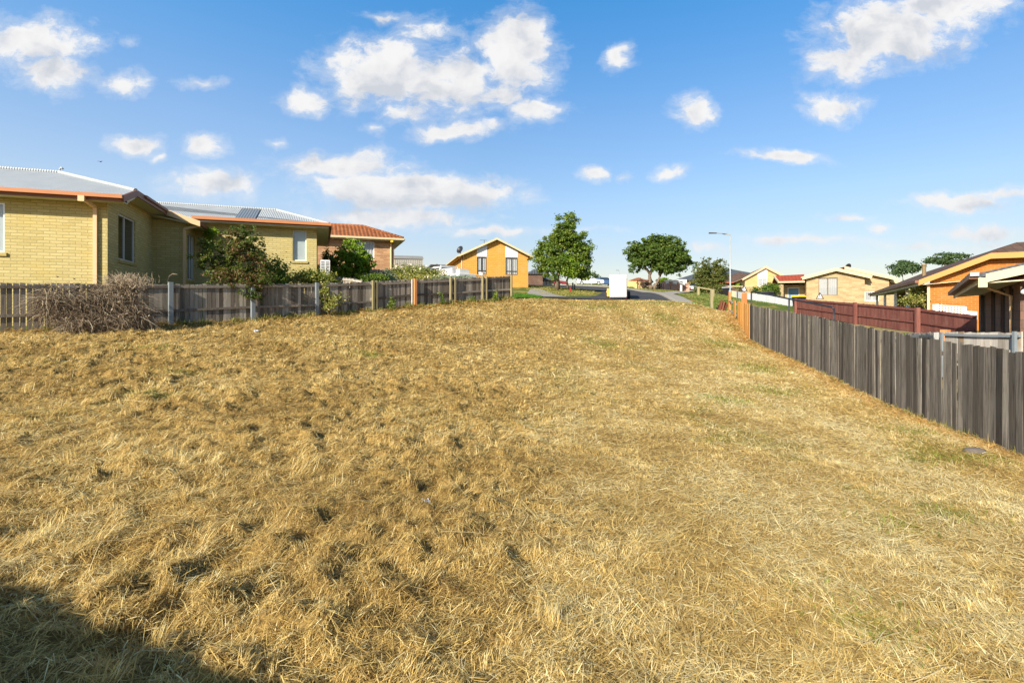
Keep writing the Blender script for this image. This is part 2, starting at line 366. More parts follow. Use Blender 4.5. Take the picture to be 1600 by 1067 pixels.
def thing(name, label, cat, loc, group=None):
    o = bpy.data.objects.new(name, None); COL.objects.link(o); o.empty_display_size = .3
    o.location = loc; BASE[o.name] = Vector(loc); tag(o, label, cat, group); return o
def tag(o, label=None, cat=None, group=None, kind=None):
    if label: o['label'] = label
    if cat: o['category'] = cat
    if group: o['group'] = group
    if kind: o['kind'] = kind
    return o

def np_mesh(name, V, sizes, loops, mat, parent=None, base=None, face_attr=None, tint=None, smooth=False):
    if base is None: base = BASE.get(parent.name if parent else '', Vector((0, 0, 0)))
    me = bpy.data.meshes.new(name); nv = len(V); nf = len(sizes); nl = len(loops)
    me.vertices.add(nv); me.vertices.foreach_set('co', (V - np.array(base)[None, :]).astype(np.float32).ravel())
    me.loops.add(nl); me.loops.foreach_set('vertex_index', loops.astype(np.int32))
    me.polygons.add(nf); st = np.concatenate([[0], np.cumsum(sizes)[:-1]]).astype(np.int32)
    me.polygons.foreach_set('loop_start', st)
    try: me.polygons.foreach_set('loop_total', sizes.astype(np.int32))
    except Exception: pass
    if smooth: me.polygons.foreach_set('use_smooth', np.ones(nf, bool))
    me.update(calc_edges=True)
    if face_attr is not None:
        a = me.attributes.new('rnd', 'FLOAT', 'FACE'); a.data.foreach_set('value', face_attr.astype(np.float32))
    if tint is not None:
        a = me.attributes.new('tint', 'FLOAT_COLOR', 'POINT'); c = np.ones((nv, 4), np.float32); c[:, :3] = tint; a.data.foreach_set('color', c.ravel())
    me.materials.append(M[mat] if isinstance(mat, str) else mat)
    o = bpy.data.objects.new(name, me); COL.objects.link(o)
    if parent is not None: o.parent = parent
    else: o.location = base
    BASE[o.name] = base
    return o

# ------------------------------------------------------------------ foliage
def unit(n, rng=RNG):
    v = rng.normal(size=(n, 3)); return v / np.linalg.norm(v, axis=1)[:, None]
def leaf_quads(P, N, size, rng=RNG, aspect=.55):
    n = len(P); t = np.cross(N, unit(n, rng)); t /= np.linalg.norm(t, axis=1)[:, None] + 1e-9; b = np.cross(N, t)
    sz = size * rng.uniform(.6, 1.35, n)[:, None]
    V = np.empty((n, 4, 3)); V[:, 0] = P - t * sz; V[:, 1] = P + b * sz * aspect; V[:, 2] = P + t * sz; V[:, 3] = P - b * sz * aspect
    V[:, 0] += N * sz * .15; V[:, 2] -= N * sz * .15
    return V.reshape(-1, 3)
def crown_points(lobes, n, clump=.22, shell=.35, per=26, rng=RNG):
    """lobes: list of (center, (rx,ry,rz)); leaf positions gather in clumps spread through each lobe"""
    vol = np.array([l[1][0] * l[1][1] * l[1][2] for l in lobes]) ** (2 / 3); cnt = (vol / vol.sum() * n).astype(int)
    Ps, Ns = [], []
    for (c, r), k in zip(lobes, cnt):
        k = max(k, per); c = np.array(c); r = np.array(r); m = max(3, k // per)
        d = unit(m, rng); rad = (shell + (1 - shell) * rng.random(m) ** .6)[:, None]
        C = d * rad * (1 + .22 * rng.normal(size=(m, 1)) * .6)
        idx = rng.integers(0, m, k); off = rng.normal(size=(k, 3)) * clump * rng.uniform(.6, 1.25, (m, 1))[idx]
        P = C[idx] + off; Ps.append(c + P * r)
        nn = P / (np.linalg.norm(P, axis=1)[:, None] + 1e-6) * .6 + unit(k, rng) * .9 + np.array([0, 0, .35])
        Ns.append(nn / np.linalg.norm(nn, axis=1)[:, None])
    return np.concatenate(Ps), np.concatenate(Ns)
def crown(parent, name, lobes, n, size, mat, clump=.22, shell=.35, per=26, aspect=.55, rng=RNG):
    P, N = crown_points(lobes, n, clump, shell, per, rng); k = len(P)
    V = leaf_quads(P, N, size, rng, aspect)
    tone = np.clip(.5 + .35 * perlin(P[:, 0] * 1.1 + P[:, 2], P[:, 1] * .6 + P[:, 2] * 1.3, 9) + rng.normal(size=k) * .22, 0, 1)
    return np_mesh(name, V, np.full(k, 4), np.arange(k * 4), mat, parent, face_attr=tone)
def clustered(lobes, n, r, seed=1):
    """break a few big masses into many leaf clusters that sit over their surface and through their volume"""
    g = np.random.default_rng(seed); out = []; vol = np.array([l[1][0] * l[1][2] for l in lobes]); pr = vol / vol.sum()
    for i in g.choice(len(lobes), n, p=pr):
        c, q = lobes[i]; d = g.normal(size=3); d /= np.linalg.norm(d); t = g.uniform(.35, 1.0) ** .6; m = r * g.uniform(.65, 1.35)
        out.append((tuple(np.array(c) + d * np.array(q) * t * .93), (m * 1.15, m * 1.1, m * .8)))
    return out
def bend(p0, p1, k=4, amp=.08):
    p0 = Vector(p0); p1 = Vector(p1); L = (p1 - p0).length; out = []
    for i in range(k + 1):
        t = i / k; q = p0.lerp(p1, t)
        if 0 < i < k: q += Vector((random.uniform(-1, 1), random.uniform(-1, 1), random.uniform(-.4, .4))) * L * amp
        out.append(q)
    return out
def plant(name, label, cat, base, lobes, n, size, leaf, stems, bark='bark', trunk=(.12, .05), group=None, clump=.22, shell=.35, extra=None, per=26, stem_name='trunk', aspect=.55):
    """stems: list of end points the limbs climb to, from the base"""
    root = thing(name, label, cat, base, group); t = MB()
    for i, e in enumerate(stems):
        pts = bend(base if not isinstance(e, list) else e[0], e if not isinstance(e, list) else e[1], 5, .05)
        r0, r1 = trunk if i == 0 else (trunk[0] * .55, trunk[1] * .6)
        t.tube(pts, [r0 + (r1 - r0) * j / 5 for j in range(6)], 7)
    t.build(stem_name, bark, root, smooth=True)
    crown(root, 'crown', lobes, n, size, leaf, clump, shell, per, aspect)
    return root
def lobe(px, py, rx, ry, d, dep=1.0, dd=0):
    c = W(px, py, d + dd); k = d / FPX
    return (tuple(c), (rx * k, rx * k * dep, ry * k))

# ------------------------------------------------------------------ building helpers
class Fr:
    def __init__(s, x, y, deg): s.x, s.y = x, y; s.c, s.s = math.cos(math.radians(deg)), math.sin(math.radians(deg)); s.deg = deg
    def __call__(s, a, b, z): return Vector((s.x + a * s.c - b * s.s, s.y + a * s.s + b * s.c, z))
def wall(mb, F, a0, b0, a1, b1, z0, z1, holes=(), depth=.12):
    L = math.hypot(a1 - a0, b1 - b0); da, db = (a1 - a0) / L, (b1 - b0) / L; na, nb = -db, da     # inward
    P = lambda s, z, k=0: F(a0 + da * s + na * k, b0 + db * s + nb * k, z)
    ss = sorted({0, L} | {h[0] for h in holes} | {h[1] for h in holes}); zs = sorted({z0, z1} | {h[2] for h in holes} | {h[3] for h in holes})
    for i in range(len(ss) - 1):
        for j in range(len(zs) - 1):
            sm, zm = (ss[i] + ss[i + 1]) / 2, (zs[j] + zs[j + 1]) / 2
            if any(h[0] < sm < h[1] and h[2] < zm < h[3] for h in holes): continue
            mb.poly([P(ss[i], zs[j]), P(ss[i + 1], zs[j]), P(ss[i + 1], zs[j + 1]), P(ss[i], zs[j + 1])])
    for s0, s1, h0, h1 in holes:
        for q in (((s0, h0), (s1, h0)), ((s1, h0), (s1, h1)), ((s1, h1), (s0, h1)), ((s0, h1), (s0, h0))):
            (x0, y0), (x1, y1) = q; mb.poly([P(x0, y0), P(x0, y0, depth), P(x1, y1, depth), P(x1, y1)])
    return P
def window(root, P, s0, s1, h0, h1, frame='alu', mull=(.5,), curtain=None, sill=None, glass='glass', trans=(), fw=.05, depth=.10, label=None):
    """P(s, z, inward) is the wall's own mapping"""
    f = MB(); fr = lambda a, b, c, d, k0, k1: f.hexa([P(a, c, k0), P(b, c, k0), P(b, c, k1), P(a, c, k1), P(a, d, k0), P(b, d, k0), P(b, d, k1), P(a, d, k1)])
    k0, k1 = depth - .06, depth - .003; e = .002
    fr(s0 + e, s1 - e, h0 + e, h0 + fw, k0, k1); fr(s0 + e, s1 - e, h1 - fw, h1 - e, k0, k1)
    fr(s0 + e, s0 + fw, h0 + fw, h1 - fw, k0, k1); fr(s1 - fw, s1 - e, h0 + fw, h1 - fw, k0, k1)
    for m in mull:
        x = s0 + (s1 - s0) * m; fr(x - fw * .5, x + fw * .5, h0 + fw, h1 - fw, k0 + .004, k1)
    for m in trans:
        z = h0 + (h1 - h0) * m; fr(s0 + fw, s1 - fw, z - fw * .4, z + fw * .4, k0 + .008, k1)
    w = f.build('window', frame, root)
    if label: w['label'] = label
    g = MB(); g.poly([P(s0 + .01, h0 + .01, depth - .03), P(s1 - .01, h0 + .01, depth - .03), P(s1 - .01, h1 - .01, depth - .03), P(s0 + .01, h1 - .01, depth - .03)])
    g.build('pane', glass, w)
    if curtain:
        for (x0, x1, mt, wav) in curtain:
            c = MB(); a0 = s0 + (s1 - s0) * x0; a1 = s0 + (s1 - s0) * x1; n = max(2, int((a1 - a0) / .05)) if wav else 1
            for i in range(n):
                u0 = a0 + (a1 - a0) * i / n; u1 = a0 + (a1 - a0) * (i + 1) / n
                q0 = depth + .02 + (.022 * math.sin(i * 1.9) if wav else 0); q1 = depth + .02 + (.022 * math.sin((i + 1) * 1.9) if wav else 0)
                c.poly([P(u0, h0, q0), P(u1, h0, q1), P(u1, h1, q1), P(u0, h1, q0)])
            c.build('curtain', mt, w, smooth=wav)
    bk = MB(); bk.poly([P(s0 - .1, h0 - .1, depth + .5), P(s1 + .1, h0 - .1, depth + .5), P(s1 + .1, h1 + .1, depth + .5), P(s0 - .1, h1 + .1, depth + .5)])
    bk.build('room_backing', 'dark_inside', w)
    if sill:
        q = MB(); q.hexa([P(s0 - .06, h0 - .11, -.05), P(s1 + .06, h0 - .11, -.05), P(s1 + .06, h0 - .11, .03), P(s0 - .06, h0 - .11, .03), P(s0 - .06, h0 - .02, -.06), P(s1 + .06, h0 - .02, -.06), P(s1 + .06, h0 + .001, .03), P(s0 - .06, h0 + .001, .03)])
        q.build('sill', sill, w)
    return w
def roof_part(root, planes, mat, name='roof', under=.05):
    r = MB()
    for p in planes: r.prism([Vector(q) for q in p], (0, 0, -under))
    return r.build(name, mat, root)


# ------------------------------------------------------------------ fences
def fence(name, label, line, pal='grey_paling', pw=.10, gap=.006, tip=0.0, rail_side=1, rails=(.25, .9), posts=(), rail_mat=None, jit=.02, thick=.016, group=None, lean=.0, pal_off=0.0, rail_h=.07, overlap=False, skip=(), part='paling_panel', extra_pal=None):
    """line: (x, y, z_bottom, z_top) stations; rail_side +1 = to the left of the walking direction"""
    pts = [np.array(p, float) for p in line]; cum = [0]
    for a, b in zip(pts, pts[1:]): cum.append(cum[-1] + float(np.hypot(*(b - a)[:2])))
    def at(t):
        t = min(max(t, 0), cum[-1] - 1e-6); i = max(k for k in range(len(cum) - 1) if cum[k] <= t)
        f = (t - cum[i]) / (cum[i + 1] - cum[i]); q = pts[i] + (pts[i + 1] - pts[i]) * f; d = (pts[i + 1] - pts[i])[:2]; d = d / np.hypot(*d)
        return q, d, np.array([-d[1], d[0]])
    base = Vector((pts[0][0], pts[0][1], pts[0][2])); root = thing(name, label, 'fence', base, group)
    m = MB(); t = 0.0; i = 0; extra = MB()
    while t < cum[-1] - .02:
        w = pw * random.uniform(.9, 1.08); q, d, n = at(t + w / 2)
        tgt = m
        if extra_pal and extra_pal[0] <= t <= extra_pal[1]: tgt = extra
        if not any(a <= t <= b for a, b in skip):
            zb, zt = q[2], q[3] + random.uniform(-jit, jit); o = (random.uniform(0, .016) if overlap else 0) + random.uniform(-.004, .004) + pal_off; ln = random.gauss(0, lean)
            tw = random.uniform(-.09, .09) if overlap else 0.0
            P = lambda s, z, k: Vector((q[0] + d[0] * (s + ln * (z - zb)) + n[0] * (k + o + tw * s), q[1] + d[1] * (s + ln * (z - zb)) + n[1] * (k + o + tw * s), z))
            h = w / 2; r = random.random(); sl = random.uniform(-.012, .012) if not tip else 0
            if tip:
                prof = [(-h, zb), (h, zb), (h, zt - tip), (h * .25, zt), (-h * .25, zt), (-h, zt - tip)]
            else: prof = [(-h, zb), (h, zb), (h, zt + sl), (-h, zt - sl)]
            A = [P(a, b, -thick / 2) for a, b in prof]; off = Vector((n[0], n[1], 0)) * thick
            tgt.prism(A, off, r)
        t += w + gap * random.uniform(.2, 2.2) ; i += 1
    m.build(part, pal, root)
    if extra.v: o = extra.build(part, extra_pal[2], root); o['label'] = extra_pal[3]
    stops = sorted({0, cum[-1]} | {p[0] for p in posts} | set(cum))
    for fr_ in rails:
        rb = MB()
        for a, b in zip(stops, stops[1:]):
            if b - a < .05: continue
            qa, da, na = at(a + .001); qb, db, nb = at(b - .001); k = rail_side * (thick / 2 + .025) + pal_off + (.007 if overlap else 0)
            za = qa[2] + (qa[3] - qa[2]) * fr_; zb = qb[2] + (qb[3] - qb[2]) * fr_
            rb.bar((qa[0] + na[0] * k, qa[1] + na[1] * k, za), (qb[0] + nb[0] * k, qb[1] + nb[1] * k, zb), .045, rail_h)
        rb.build('rail', rail_mat or pal, root)
    for p in posts:
        q, d, n = at(p[0]); sz = p[3]; k = rail_side * (thick / 2 + (.05 if len(p) < 6 else p[5]) + sz * .5) + pal_off; b = MB()
        x, y = q[0] + n[0] * k, q[1] + n[1] * k; ang = math.atan2(d[1], d[0]); z0, z1 = q[2] - .25, q[3] + p[2]
        tl = p[4] if len(p) > 4 else 0.0
        co, si = math.cos(ang), math.sin(ang); C = lambda a, c, z, s=0: Vector((x + a * co - c * si + s * co, y + a * si + c * co, z)); h = sz / 2
        b.hexa([C(-h, -h, z0), C(h, -h, z0), C(h, h, z0), C(-h, h, z0), C(-h, -h, z1, tl), C(h, -h, z1, tl), C(h, h, z1, tl), C(-h, h, z1, tl)])
        o = b.build('post', p[1], root)
        if len(p) > 6: o['label'] = p[6]
    return root

# the left boundary: one straight run of palings at 45 degrees, rails and posts on the paddock side
LA, LB = np.array([-10.83, 16.6]), np.array([-.1, 28.6]); LD = (LB - LA) / np.hypot(*(LB - LA))
def left_t(px):             # distance along the run (from LA) that lies under a photo column
    r = (px - CX) / FPX; return float((r * LA[1] - LA[0]) / (LD[0] - r * LD[1]))
t0 = -11.0
def LP(px, ybot, ytop):
    t = left_t(px); p = LA + LD * t
    return (p[0], p[1], (CY - ybot) / FPX * p[1], (CY - ytop) / FPX * p[1])
def LE_(t): p = LA + LD * t; z = gz(p[0], p[1]) - .04; return (p[0], p[1], z, z + 1.27)
lineL = [LE_(-11.0), LE_(-7.5), LP(-60, 526, 442), LP(0, 522.5, 443), LP(120, 516, 443.5), LP(265, 509, 444), LP(393, 500, 444), LP(493, 496, 443), LP(577, 489, 441)]
tt = lambda px: left_t(px) - t0
fence('paling_fence', 'long weathered grey paling fence with exposed rails in front of the yellow brick house', lineL, 'grey_paling', .115, .012, 0, -1, (.36, .93),
      [(.1, 'grey_post', -.1, .12), (2.5, 'grey_post', -.1, .12), (4.9, 'grey_post', -.1, .12), (tt(92), 'grey_post', -.62, .13, 0, .05, 'short broken grey post stub'), (tt(265), 'steel_post', .06, .12), (tt(393), 'steel_post', -.12, .12), (tt(493), 'steel_post', .03, .11)],
      jit=.018, rail_h=.075)
lineL2 = [LP(579, 489, 439.5), LP(645, 480, 437), LP(706, 477, 434.5), LP(755, 471.5, 433), LP(797, 469, 431)]
t1 = left_t(579)
fence('paling_fence', 'grey paling fence with pointed tips, timber posts and one orange post, ending on the verge', lineL2, 'grey_paling', .10, .006, .045, -1, (.44, .90),
      [(.06, 'treated_post', .03, .085), (.24, 'treated_post', .01, .075), (left_t(645) - t1 - .10, 'pale_paling', .02, .07), (left_t(645) - t1 + .03, 'orange_post', .03, .13, 0, .05, 'orange painted post'), (left_t(702) - t1, 'treated_post', .04, .08), (left_t(709) - t1, 'treated_post', .02, .08),
       (left_t(752) - t1, 'treated_post', .04, .08), (left_t(758) - t1, 'treated_post', .02, .08), (left_t(797) - t1, 'treated_post', .04, .085)], jit=.012, rail_h=.09)
# the right boundary: palings on the paddock side, rails and posts behind
def RP(px, d, yb, yt): p = W(px, yb, d); return (p.x, p.y, p.z, (CY - yt) / FPX * d)
lineR = [(5.3, -2.5, -2.05, -.85), (6.1, 1.2, -2.0, -.80), (6.75, 5.0, -2.05, -.70), (7.27, 7.45, -2.10, -.60), RP(1400, 10.93, 641, 521), RP(1260, 16.4, 572, 492), RP(1172, 23.4, 531, 477.5)]
fence('paling_fence', 'tall dark weathered paling fence running along the downhill side of the cut grass', lineR[::-1], 'grey_paling_near', .132, .007, 0, 1, (.15, .85),
      [(k, 'grey_post', -.1, .1) for k in (.4, 2.8, 5.2, 7.6, 10, 12.4, 14.8, 17.2, 19.6, 22, 24.4)], rail_mat='grey_paling', jit=.028, lean=.014, overlap=True, thick=.018)
lineN = [RP(1171, 23.5, 530, 476), RP(1160, 25.4, 518, 473), RP(1150, 27.2, 508, 470), RP(1138, 29.6, 497, 465)]
fence('paling_fence', 'short run of new orange palings with gaps, between the weathered fence and the kerb', lineN, 'new_paling', .12, .012, .02, -1, (.4, .86),
      [(6.6, 'orange_post', .32, .12, -.05, .02, 'tall leaning orange brown end post')], jit=.05, lean=.02, skip=((3.4, 3.9), (4.6, 6.2)), rail_mat='grey_post')
# red-brown fence across the walkway, white and cream front fences beyond
RD = [RP(1245, 33, 490, 467), RP(1337, 26, 506, 473.8), RP(1431, 21.5, 519, 481.5), RP(1524, 18.3, 533, 493)]
fence('paling_fence', 'red brown painted paling fence on the far side of the walkway', RD, 'red_paling', .15, .004, 0, -1, (.42, .93),
      [(7.25, 'red_paling', .05, .14), (11.9, 'red_paling', .05, .14), (.1, 'red_paling', .02, .12)], jit=.008, rail_h=.06)
fence('picket_fence', 'low white painted fence below the cream gabled house', [RP(1150, 52, 471, 455.5), RP(1167, 48, 473, 457.5), RP(1247, 38, 482, 467.5)], 'white_paling', .14, .003, 0, 1, (.3, .8), [(0.1, 'white_paling', 0, .1), (6, 'white_paling', 0, .1), (12, 'white_paling', 0, .1)], jit=.004)
fence('paling_fence', 'low cream fence panel beside the round shrub and the light pole', [RP(1117, 56, 463, 452.5), RP(1136, 54, 466, 453.5), RP(1150, 52.4, 469, 455)], 'cream_paling', .14, .003, 0, 1, (.3, .8), [(.1, 'cream_paling', 0, .1)], jit=.004)
fence('paling_fence', 'yellow timber fence beyond the white trailer', [RP(978, 84, 451.5, 439), RP(1001, 80, 451.5, 440)], 'yellow_paling', .2, .01, 0, 1, (.3, .8), [(.2, 'yellow_paling', 0, .14)], jit=.01)
fence('picket_fence', 'pointed grey picket fence running back beside the air conditioner', [RP(566, 23.0, 452, 437.5), RP(545, 24.6, 450, 434.5), RP(512, 27.2, 448, 430.5)], 'pale_paling', .09, .04, .07, 1, (.3, .8), [(1.2, 'treated_post', -.1, .09)], jit=.01)
fence('paling_fence', 'pale grey paling fence under the orange tiled house', [RP(556, 30.6, 446, 419), RP(585, 30.8, 446, 421), RP(614, 31.0, 448, 423.5)], 'pale_paling', .12, .004, 0, 1, (.3, .8), [(.2, 'grey_post', 0, .1)], jit=.015)
PF = [RP(1597, 9.15, 575, 519.5), RP(1538, 9.9, 572, 519.5), RP(1478, 10.8, 570, 517.5)]
fence('paling_fence', 'pale weathered paling fence with a metal rail, in front of the dark brick house', PF, 'pale_paling', .15, .004, 0, 1, (.16, .90),
      [(.05, 'steel_post', .02, .05), (1.7, 'steel_post', -.02, .05)], rail_mat='steel_post', jit=.01, rail_h=.045)
fence('paling_fence', 'low sliver of pale palings beside the orange marker post', [RP(1473, 11.6, 560, 519.5), RP(1440, 13.6, 556, 520.5), RP(1415, 15.5, 552, 521.5)], 'pale_paling', .14, .004, 0, 1, (.2, .85), [(.1, 'grey_post', 0, .09)], jit=.012)
b = MB(); p = W(1477, 560, 11.2); b.box((p.x, p.y, (-.40 + p.z) / 2), (.13, .13, -.40 - p.z), .4); o = b.build('marker_post', 'orange_post', base=p); tag(o, 'square orange post rising between two pale fences', 'post')
b = MB(); p = W(1163, 490, 29.5); b.box((p.x, p.y, (1.02 + p.z) / 2), (.20, .20, 1.02 - p.z), .3); o = thing('gate_post', 'thick orange timber gate post behind the new palings', 'post', p); b.build('shaft', 'orange_post', o)
def lantern(px, py, d, label, s=1.0):
    p = W(px, py, d); o = thing('garden_lantern', label, 'lantern', p, 'pointed lantern caps'); a = MB(); w = .13 * s; h = .34 * s
    for x, y in ((-1, -1), (1, -1), (1, 1), (-1, 1)): a.bar(p + Vector((x * w, y * w, 0)), p + Vector((0, 0, h)), .028 * s, .028 * s)
    for x, y, x2, y2 in ((-1, -1, 1, -1), (1, -1, 1, 1), (1, 1, -1, 1), (-1, 1, -1, -1)): a.bar(p + Vector((x * w, y * w, .02)), p + Vector((x2 * w, y2 * w, .02)), .022 * s, .022 * s)
    a.build('cage', 'black', o); c = MB(); c.disc(p, (0, 0, 1), [(w * .8, 0.005), (w * .7, h * .45), (.01, h * .85)], 8); c.build('lamp_glass', 'white', o)
lantern(1162.5, 455.5, 29.5, 'pointed black and white lantern cap on top of the orange gate post')
lantern(1281, 467.5, 30.5, 'pointed black and white lantern cap peeking over the red brown fence', 1.1)
# a lean heap of dark reddish offcuts against the end post
p = W(1128, 485, 30.3); o = thing('timber_offcuts', 'dark reddish timber offcuts leaning at the end of the orange fence', 'timber', p); b = MB()
for i in range(9):
    q = p + Vector((random.uniform(-.16, .14), random.uniform(-.2, .2), -.05)); b.bar(q, q + Vector((random.uniform(-.05, .22), random.uniform(-.1, .1), random.uniform(.35, .68))), random.uniform(.06, .12), random.uniform(.05, .1))
b.build('offcut_pile', 'rust_timber', o)

# walkway handrail
tops = [W(1174, 455.5, 31), W(1233, 467, 27.5), W(1303, 480.5, 24)]
o = thing('handrail', 'black tubular handrail stepping down the walkway behind the weathered fence', 'handrail', (tops[0].x, tops[0].y, gz(tops[0].x, tops[0].y)))
b = MB(); b.tube([tops[0] + Vector((0, 0, -.06)), tops[0] + Vector((.05, -.12, 0)), tops[1], tops[2] + Vector((-.03, .12, .02)), tops[2] + Vector((0, 0, -.06))], .045, 8); b.build('top_rail', 'rail_black', o, smooth=True)
for q in tops: b = MB(); b.tube([(q.x, q.y, gz(q.x, q.y) - .1), (q.x, q.y, q.z - .04)], .042, 8); b.build('post', 'rail_black', o, smooth=True)
# timber barrier by the kerb
o = thing('timber_barrier', 'treated timber post and rail barrier on the grass by the round shrub', 'barrier', W(1112, 478, 33))
pa, pb, pc = W(1091, 462, 44), W(1112, 478, 33), W(1115, 465, 43)
for q, h, s in ((pa, .75, .17), (pb, 1.0, .15), (pc, .70, .10)):
    b = MB(); b.box((q.x, q.y, q.z + h / 2 - .1), (s, s, h + .2)); b.build('post', 'treated_post', o)
b = MB(); b.bar(pa + Vector((0, 0, .70)), pc + Vector((0, 0, .62)), .08, .10); b.build('rail', 'treated_post', o)

# ------------------------------------------------------------------ yellow brick house (two wings)
F = Fr(-12.64, 16.4, 20); h = thing('brick_house', 'pale yellow brick house with zincalume roof and orange gutters behind the fence', 'house', F(0, 0, -.7))
w = MB(); zb = -1.2
P1 = wall(w, F, -9, 0, 0, 0, zb, 3.40, [(4.75, 6.47, 1.73, 3.2)])
P2 = wall(w, F, 0, 0, 0, 4.67, zb, 3.66, [(.93, 2.62, 1.71, 3.23)])
w.poly([F(0, 0, 3.66), F(0, 4.67, 3.66), F(0, 4.67, 3.86), F(0, .60, 3.86)])
P3 = wall(w, F, 0, 4.67, 1.15, 4.67, zb, 3.62)
P4 = wall(w, F, 1.15, 4.67, 1.15, 6.25, zb, 3.62, [(.25, 1.35, 1.3, 3.2)])
P5 = wall(w, F, 1.15, 6.25, 6.08, 6.25, zb, 3.90, [(4.93 - 1.03, 4.93 - .44, 2.30, 3.71)])
P6 = wall(w, F, 6.08, 6.25, 6.08, 13, zb, 3.90, [(.5, 1.3, 2.2, 3.7)])
wall(w, F, 6.08, 13, -9, 13, zb, 3.9); wall(w, F, -9, 13, -9, 0, zb, 3.4)
w.build('wall', 'yellow_brick', h)
window(h, P1, 4.75, 6.47, 1.73, 3.2, 'alu', (.45,), [(.05, .95, 'blind', False)], 'yellow_brick')
window(h, P2, .93, 2.62, 1.71, 3.23, 'alu', (.42,), [(.5, .98, 'curtain', True)], 'yellow_brick', glass='tinted')
window(h, P4, .25, 1.35, 1.3, 3.2, 'alu', (.6,), None, 'yellow_brick', glass='tinted')
window(h, P5, 3.90, 4.49, 2.30, 3.71, 'offwhite', (), [(0, 1, 'blind', False)], 'yellow_brick', depth=.14)
window(h, P6, .5, 1.3, 2.2, 3.7, 'offwhite', (), [(0, 1, 'blind', False)], 'yellow_brick')
e = .53
zf = lambda b: 3.52 + .338 * (b + .55); zs = lambda a: 3.96 + .337 * (.53 - a); z2 = lambda b: 3.98 + .375 * (b - 5.7)
roof_part(h, [
    [F(-9.5, -.55, zf(-.55)), F(e, -.55, zf(-.55)), F(e, .75, 3.96), F(-2.73, 4.01, 5.06), F(-9.5, 4.01, 5.06)],
    [F(e, .75, 3.96), F(e, 4.30, 3.96), F(-2.73, 8.55, 5.06), F(-2.73, 4.01, 5.06)],
    [F(e, 4.30, 3.96), F(1.65, 4.30, zs(1.65)), F(1.65, 6.24, zs(1.65)), F(e, 6.24, 3.95), F(.2, 5.9, 4.05)],
    [F(-2.73, 4.01, 5.06), F(-2.73, 8.1, 4.88), F(-9.5, 8.1, 4.88), F(-9.5, 4.01, 5.06)],
    [F(.6, 5.7, 3.98), F(6.63, 5.7, 3.98), F(4.23, 8.1, 4.88), F(-9, 8.1, 4.88), F(-2.0, 8.1, 4.88)],
    [F(6.63, 5.7, 3.98), F(6.63, 13.4, 3.98), F(4.23, 11, 4.88), F(4.23, 8.1, 4.88)],
    [F(4.23, 8.1, 4.88), F(4.23, 11, 4.88), F(-9.5, 11, 4.88), F(-9.5, 8.1, 4.88)],
    [F(4.23, 11, 4.88), F(6.63, 13.4, 3.98), F(-9.5, 13.4, 3.98), F(-9.5, 11, 4.88)]], 'zinc')
c = MB(); c.tube([F(e, .75, 3.97), F(-2.73, 4.01, 5.08), F(-9.5, 4.01, 5.08)], .07, 8); c.tube([F(6.62, 5.71, 3.99), F(4.23, 8.1, 4.90), F(-6, 8.1, 4.90)], .07, 8)
c.build('ridge_cap', 'zinc', h)
s = MB(); s.prism([F(2.75, 5.74, z2(5.74) + .012), F(3.55, 5.74, z2(5.74) + .012), F(3.55, 8.0, z2(8.0) + .012), F(2.75, 8.0, z2(8.0) + .012)], (0, 0, .02)); s.build('skylight_sheet', 'skylight', h)
v = MB(); q = F(-2.73, 4.01, 5.10); v.tube([q, q + Vector((0, 0, .10)), q + Vector((.06, 0, .16)), q + Vector((.12, 0, .10))], .03, 8); v.build('vent_pipe', 'galv', h, smooth=True)
v = MB(); v.tube([F(-5.4, 5.2, 5.14), F(-4.25, 5.2, 5.14)], [.2, .2], 14); v.build('solar_tank', 'black', h, smooth=True)
g = MB(); g.bar(F(-9.5, -.60, 3.49), F(e + .04, -.60, 3.49), .12, .11); g.build('gutter', 'gutter', h); g = MB(); g.bar(F(1.15, 5.65, 3.95), F(6.72, 5.65, 3.95), .12, .13); g.build('gutter', 'gutter', h)
g = MB(); g.bar(F(-9.5, -.525, 3.41), F(e, -.525, 3.41), .03, .13); g.bar(F(.8, 5.725, 3.85), F(6.63, 5.725, 3.85), .03, .12)
g.bar(F(e + .03, -.53, 3.44), F(e + .03, .75, 3.88), .05, .20); g.bar(F(e + .03, .75, 3.88), F(e + .03, 4.26, 3.88), .05, .21); g.bar(F(e + .085, 1.5, 3.93), F(e + .085, 4.2, 3.93), .06, .09)
g.bar(F(1.70, 4.35, 3.50), F(1.70, 6.24, 3.50), .11, .14); g.bar(F(6.68, 5.72, 3.92), F(6.68, 13.4, 3.92), .10, .16); g.build('fascia', 'gutter_dark', h)
g = MB(); g.prism([F(e, 4.27, 3.78), F(1.72, 4.27, 3.38), F(1.72, 4.27, 3.60), F(e, 4.27, 4.0)], F(0, .04, 0) - F(0, 0, 0)); g.build('barge_board', 'pipe', h)
g = MB(); g.prism([F(-9, -.5, 3.35), F(e, -.5, 3.35), F(e, 0, 3.36), F(-9, 0, 3.36)], (0, 0, .03)); g.prism([F(0.004, .55, 3.80), F(e, .55, 3.78), F(e, 4.3, 3.78), F(.004, 4.3, 3.80)], (0, 0, .03)); g.prism([F(.004, 4.32, 3.75), F(1.66, 4.32, 3.42), F(1.66, 6.2, 3.42), F(.004, 6.2, 3.75)], (0, 0, .03))
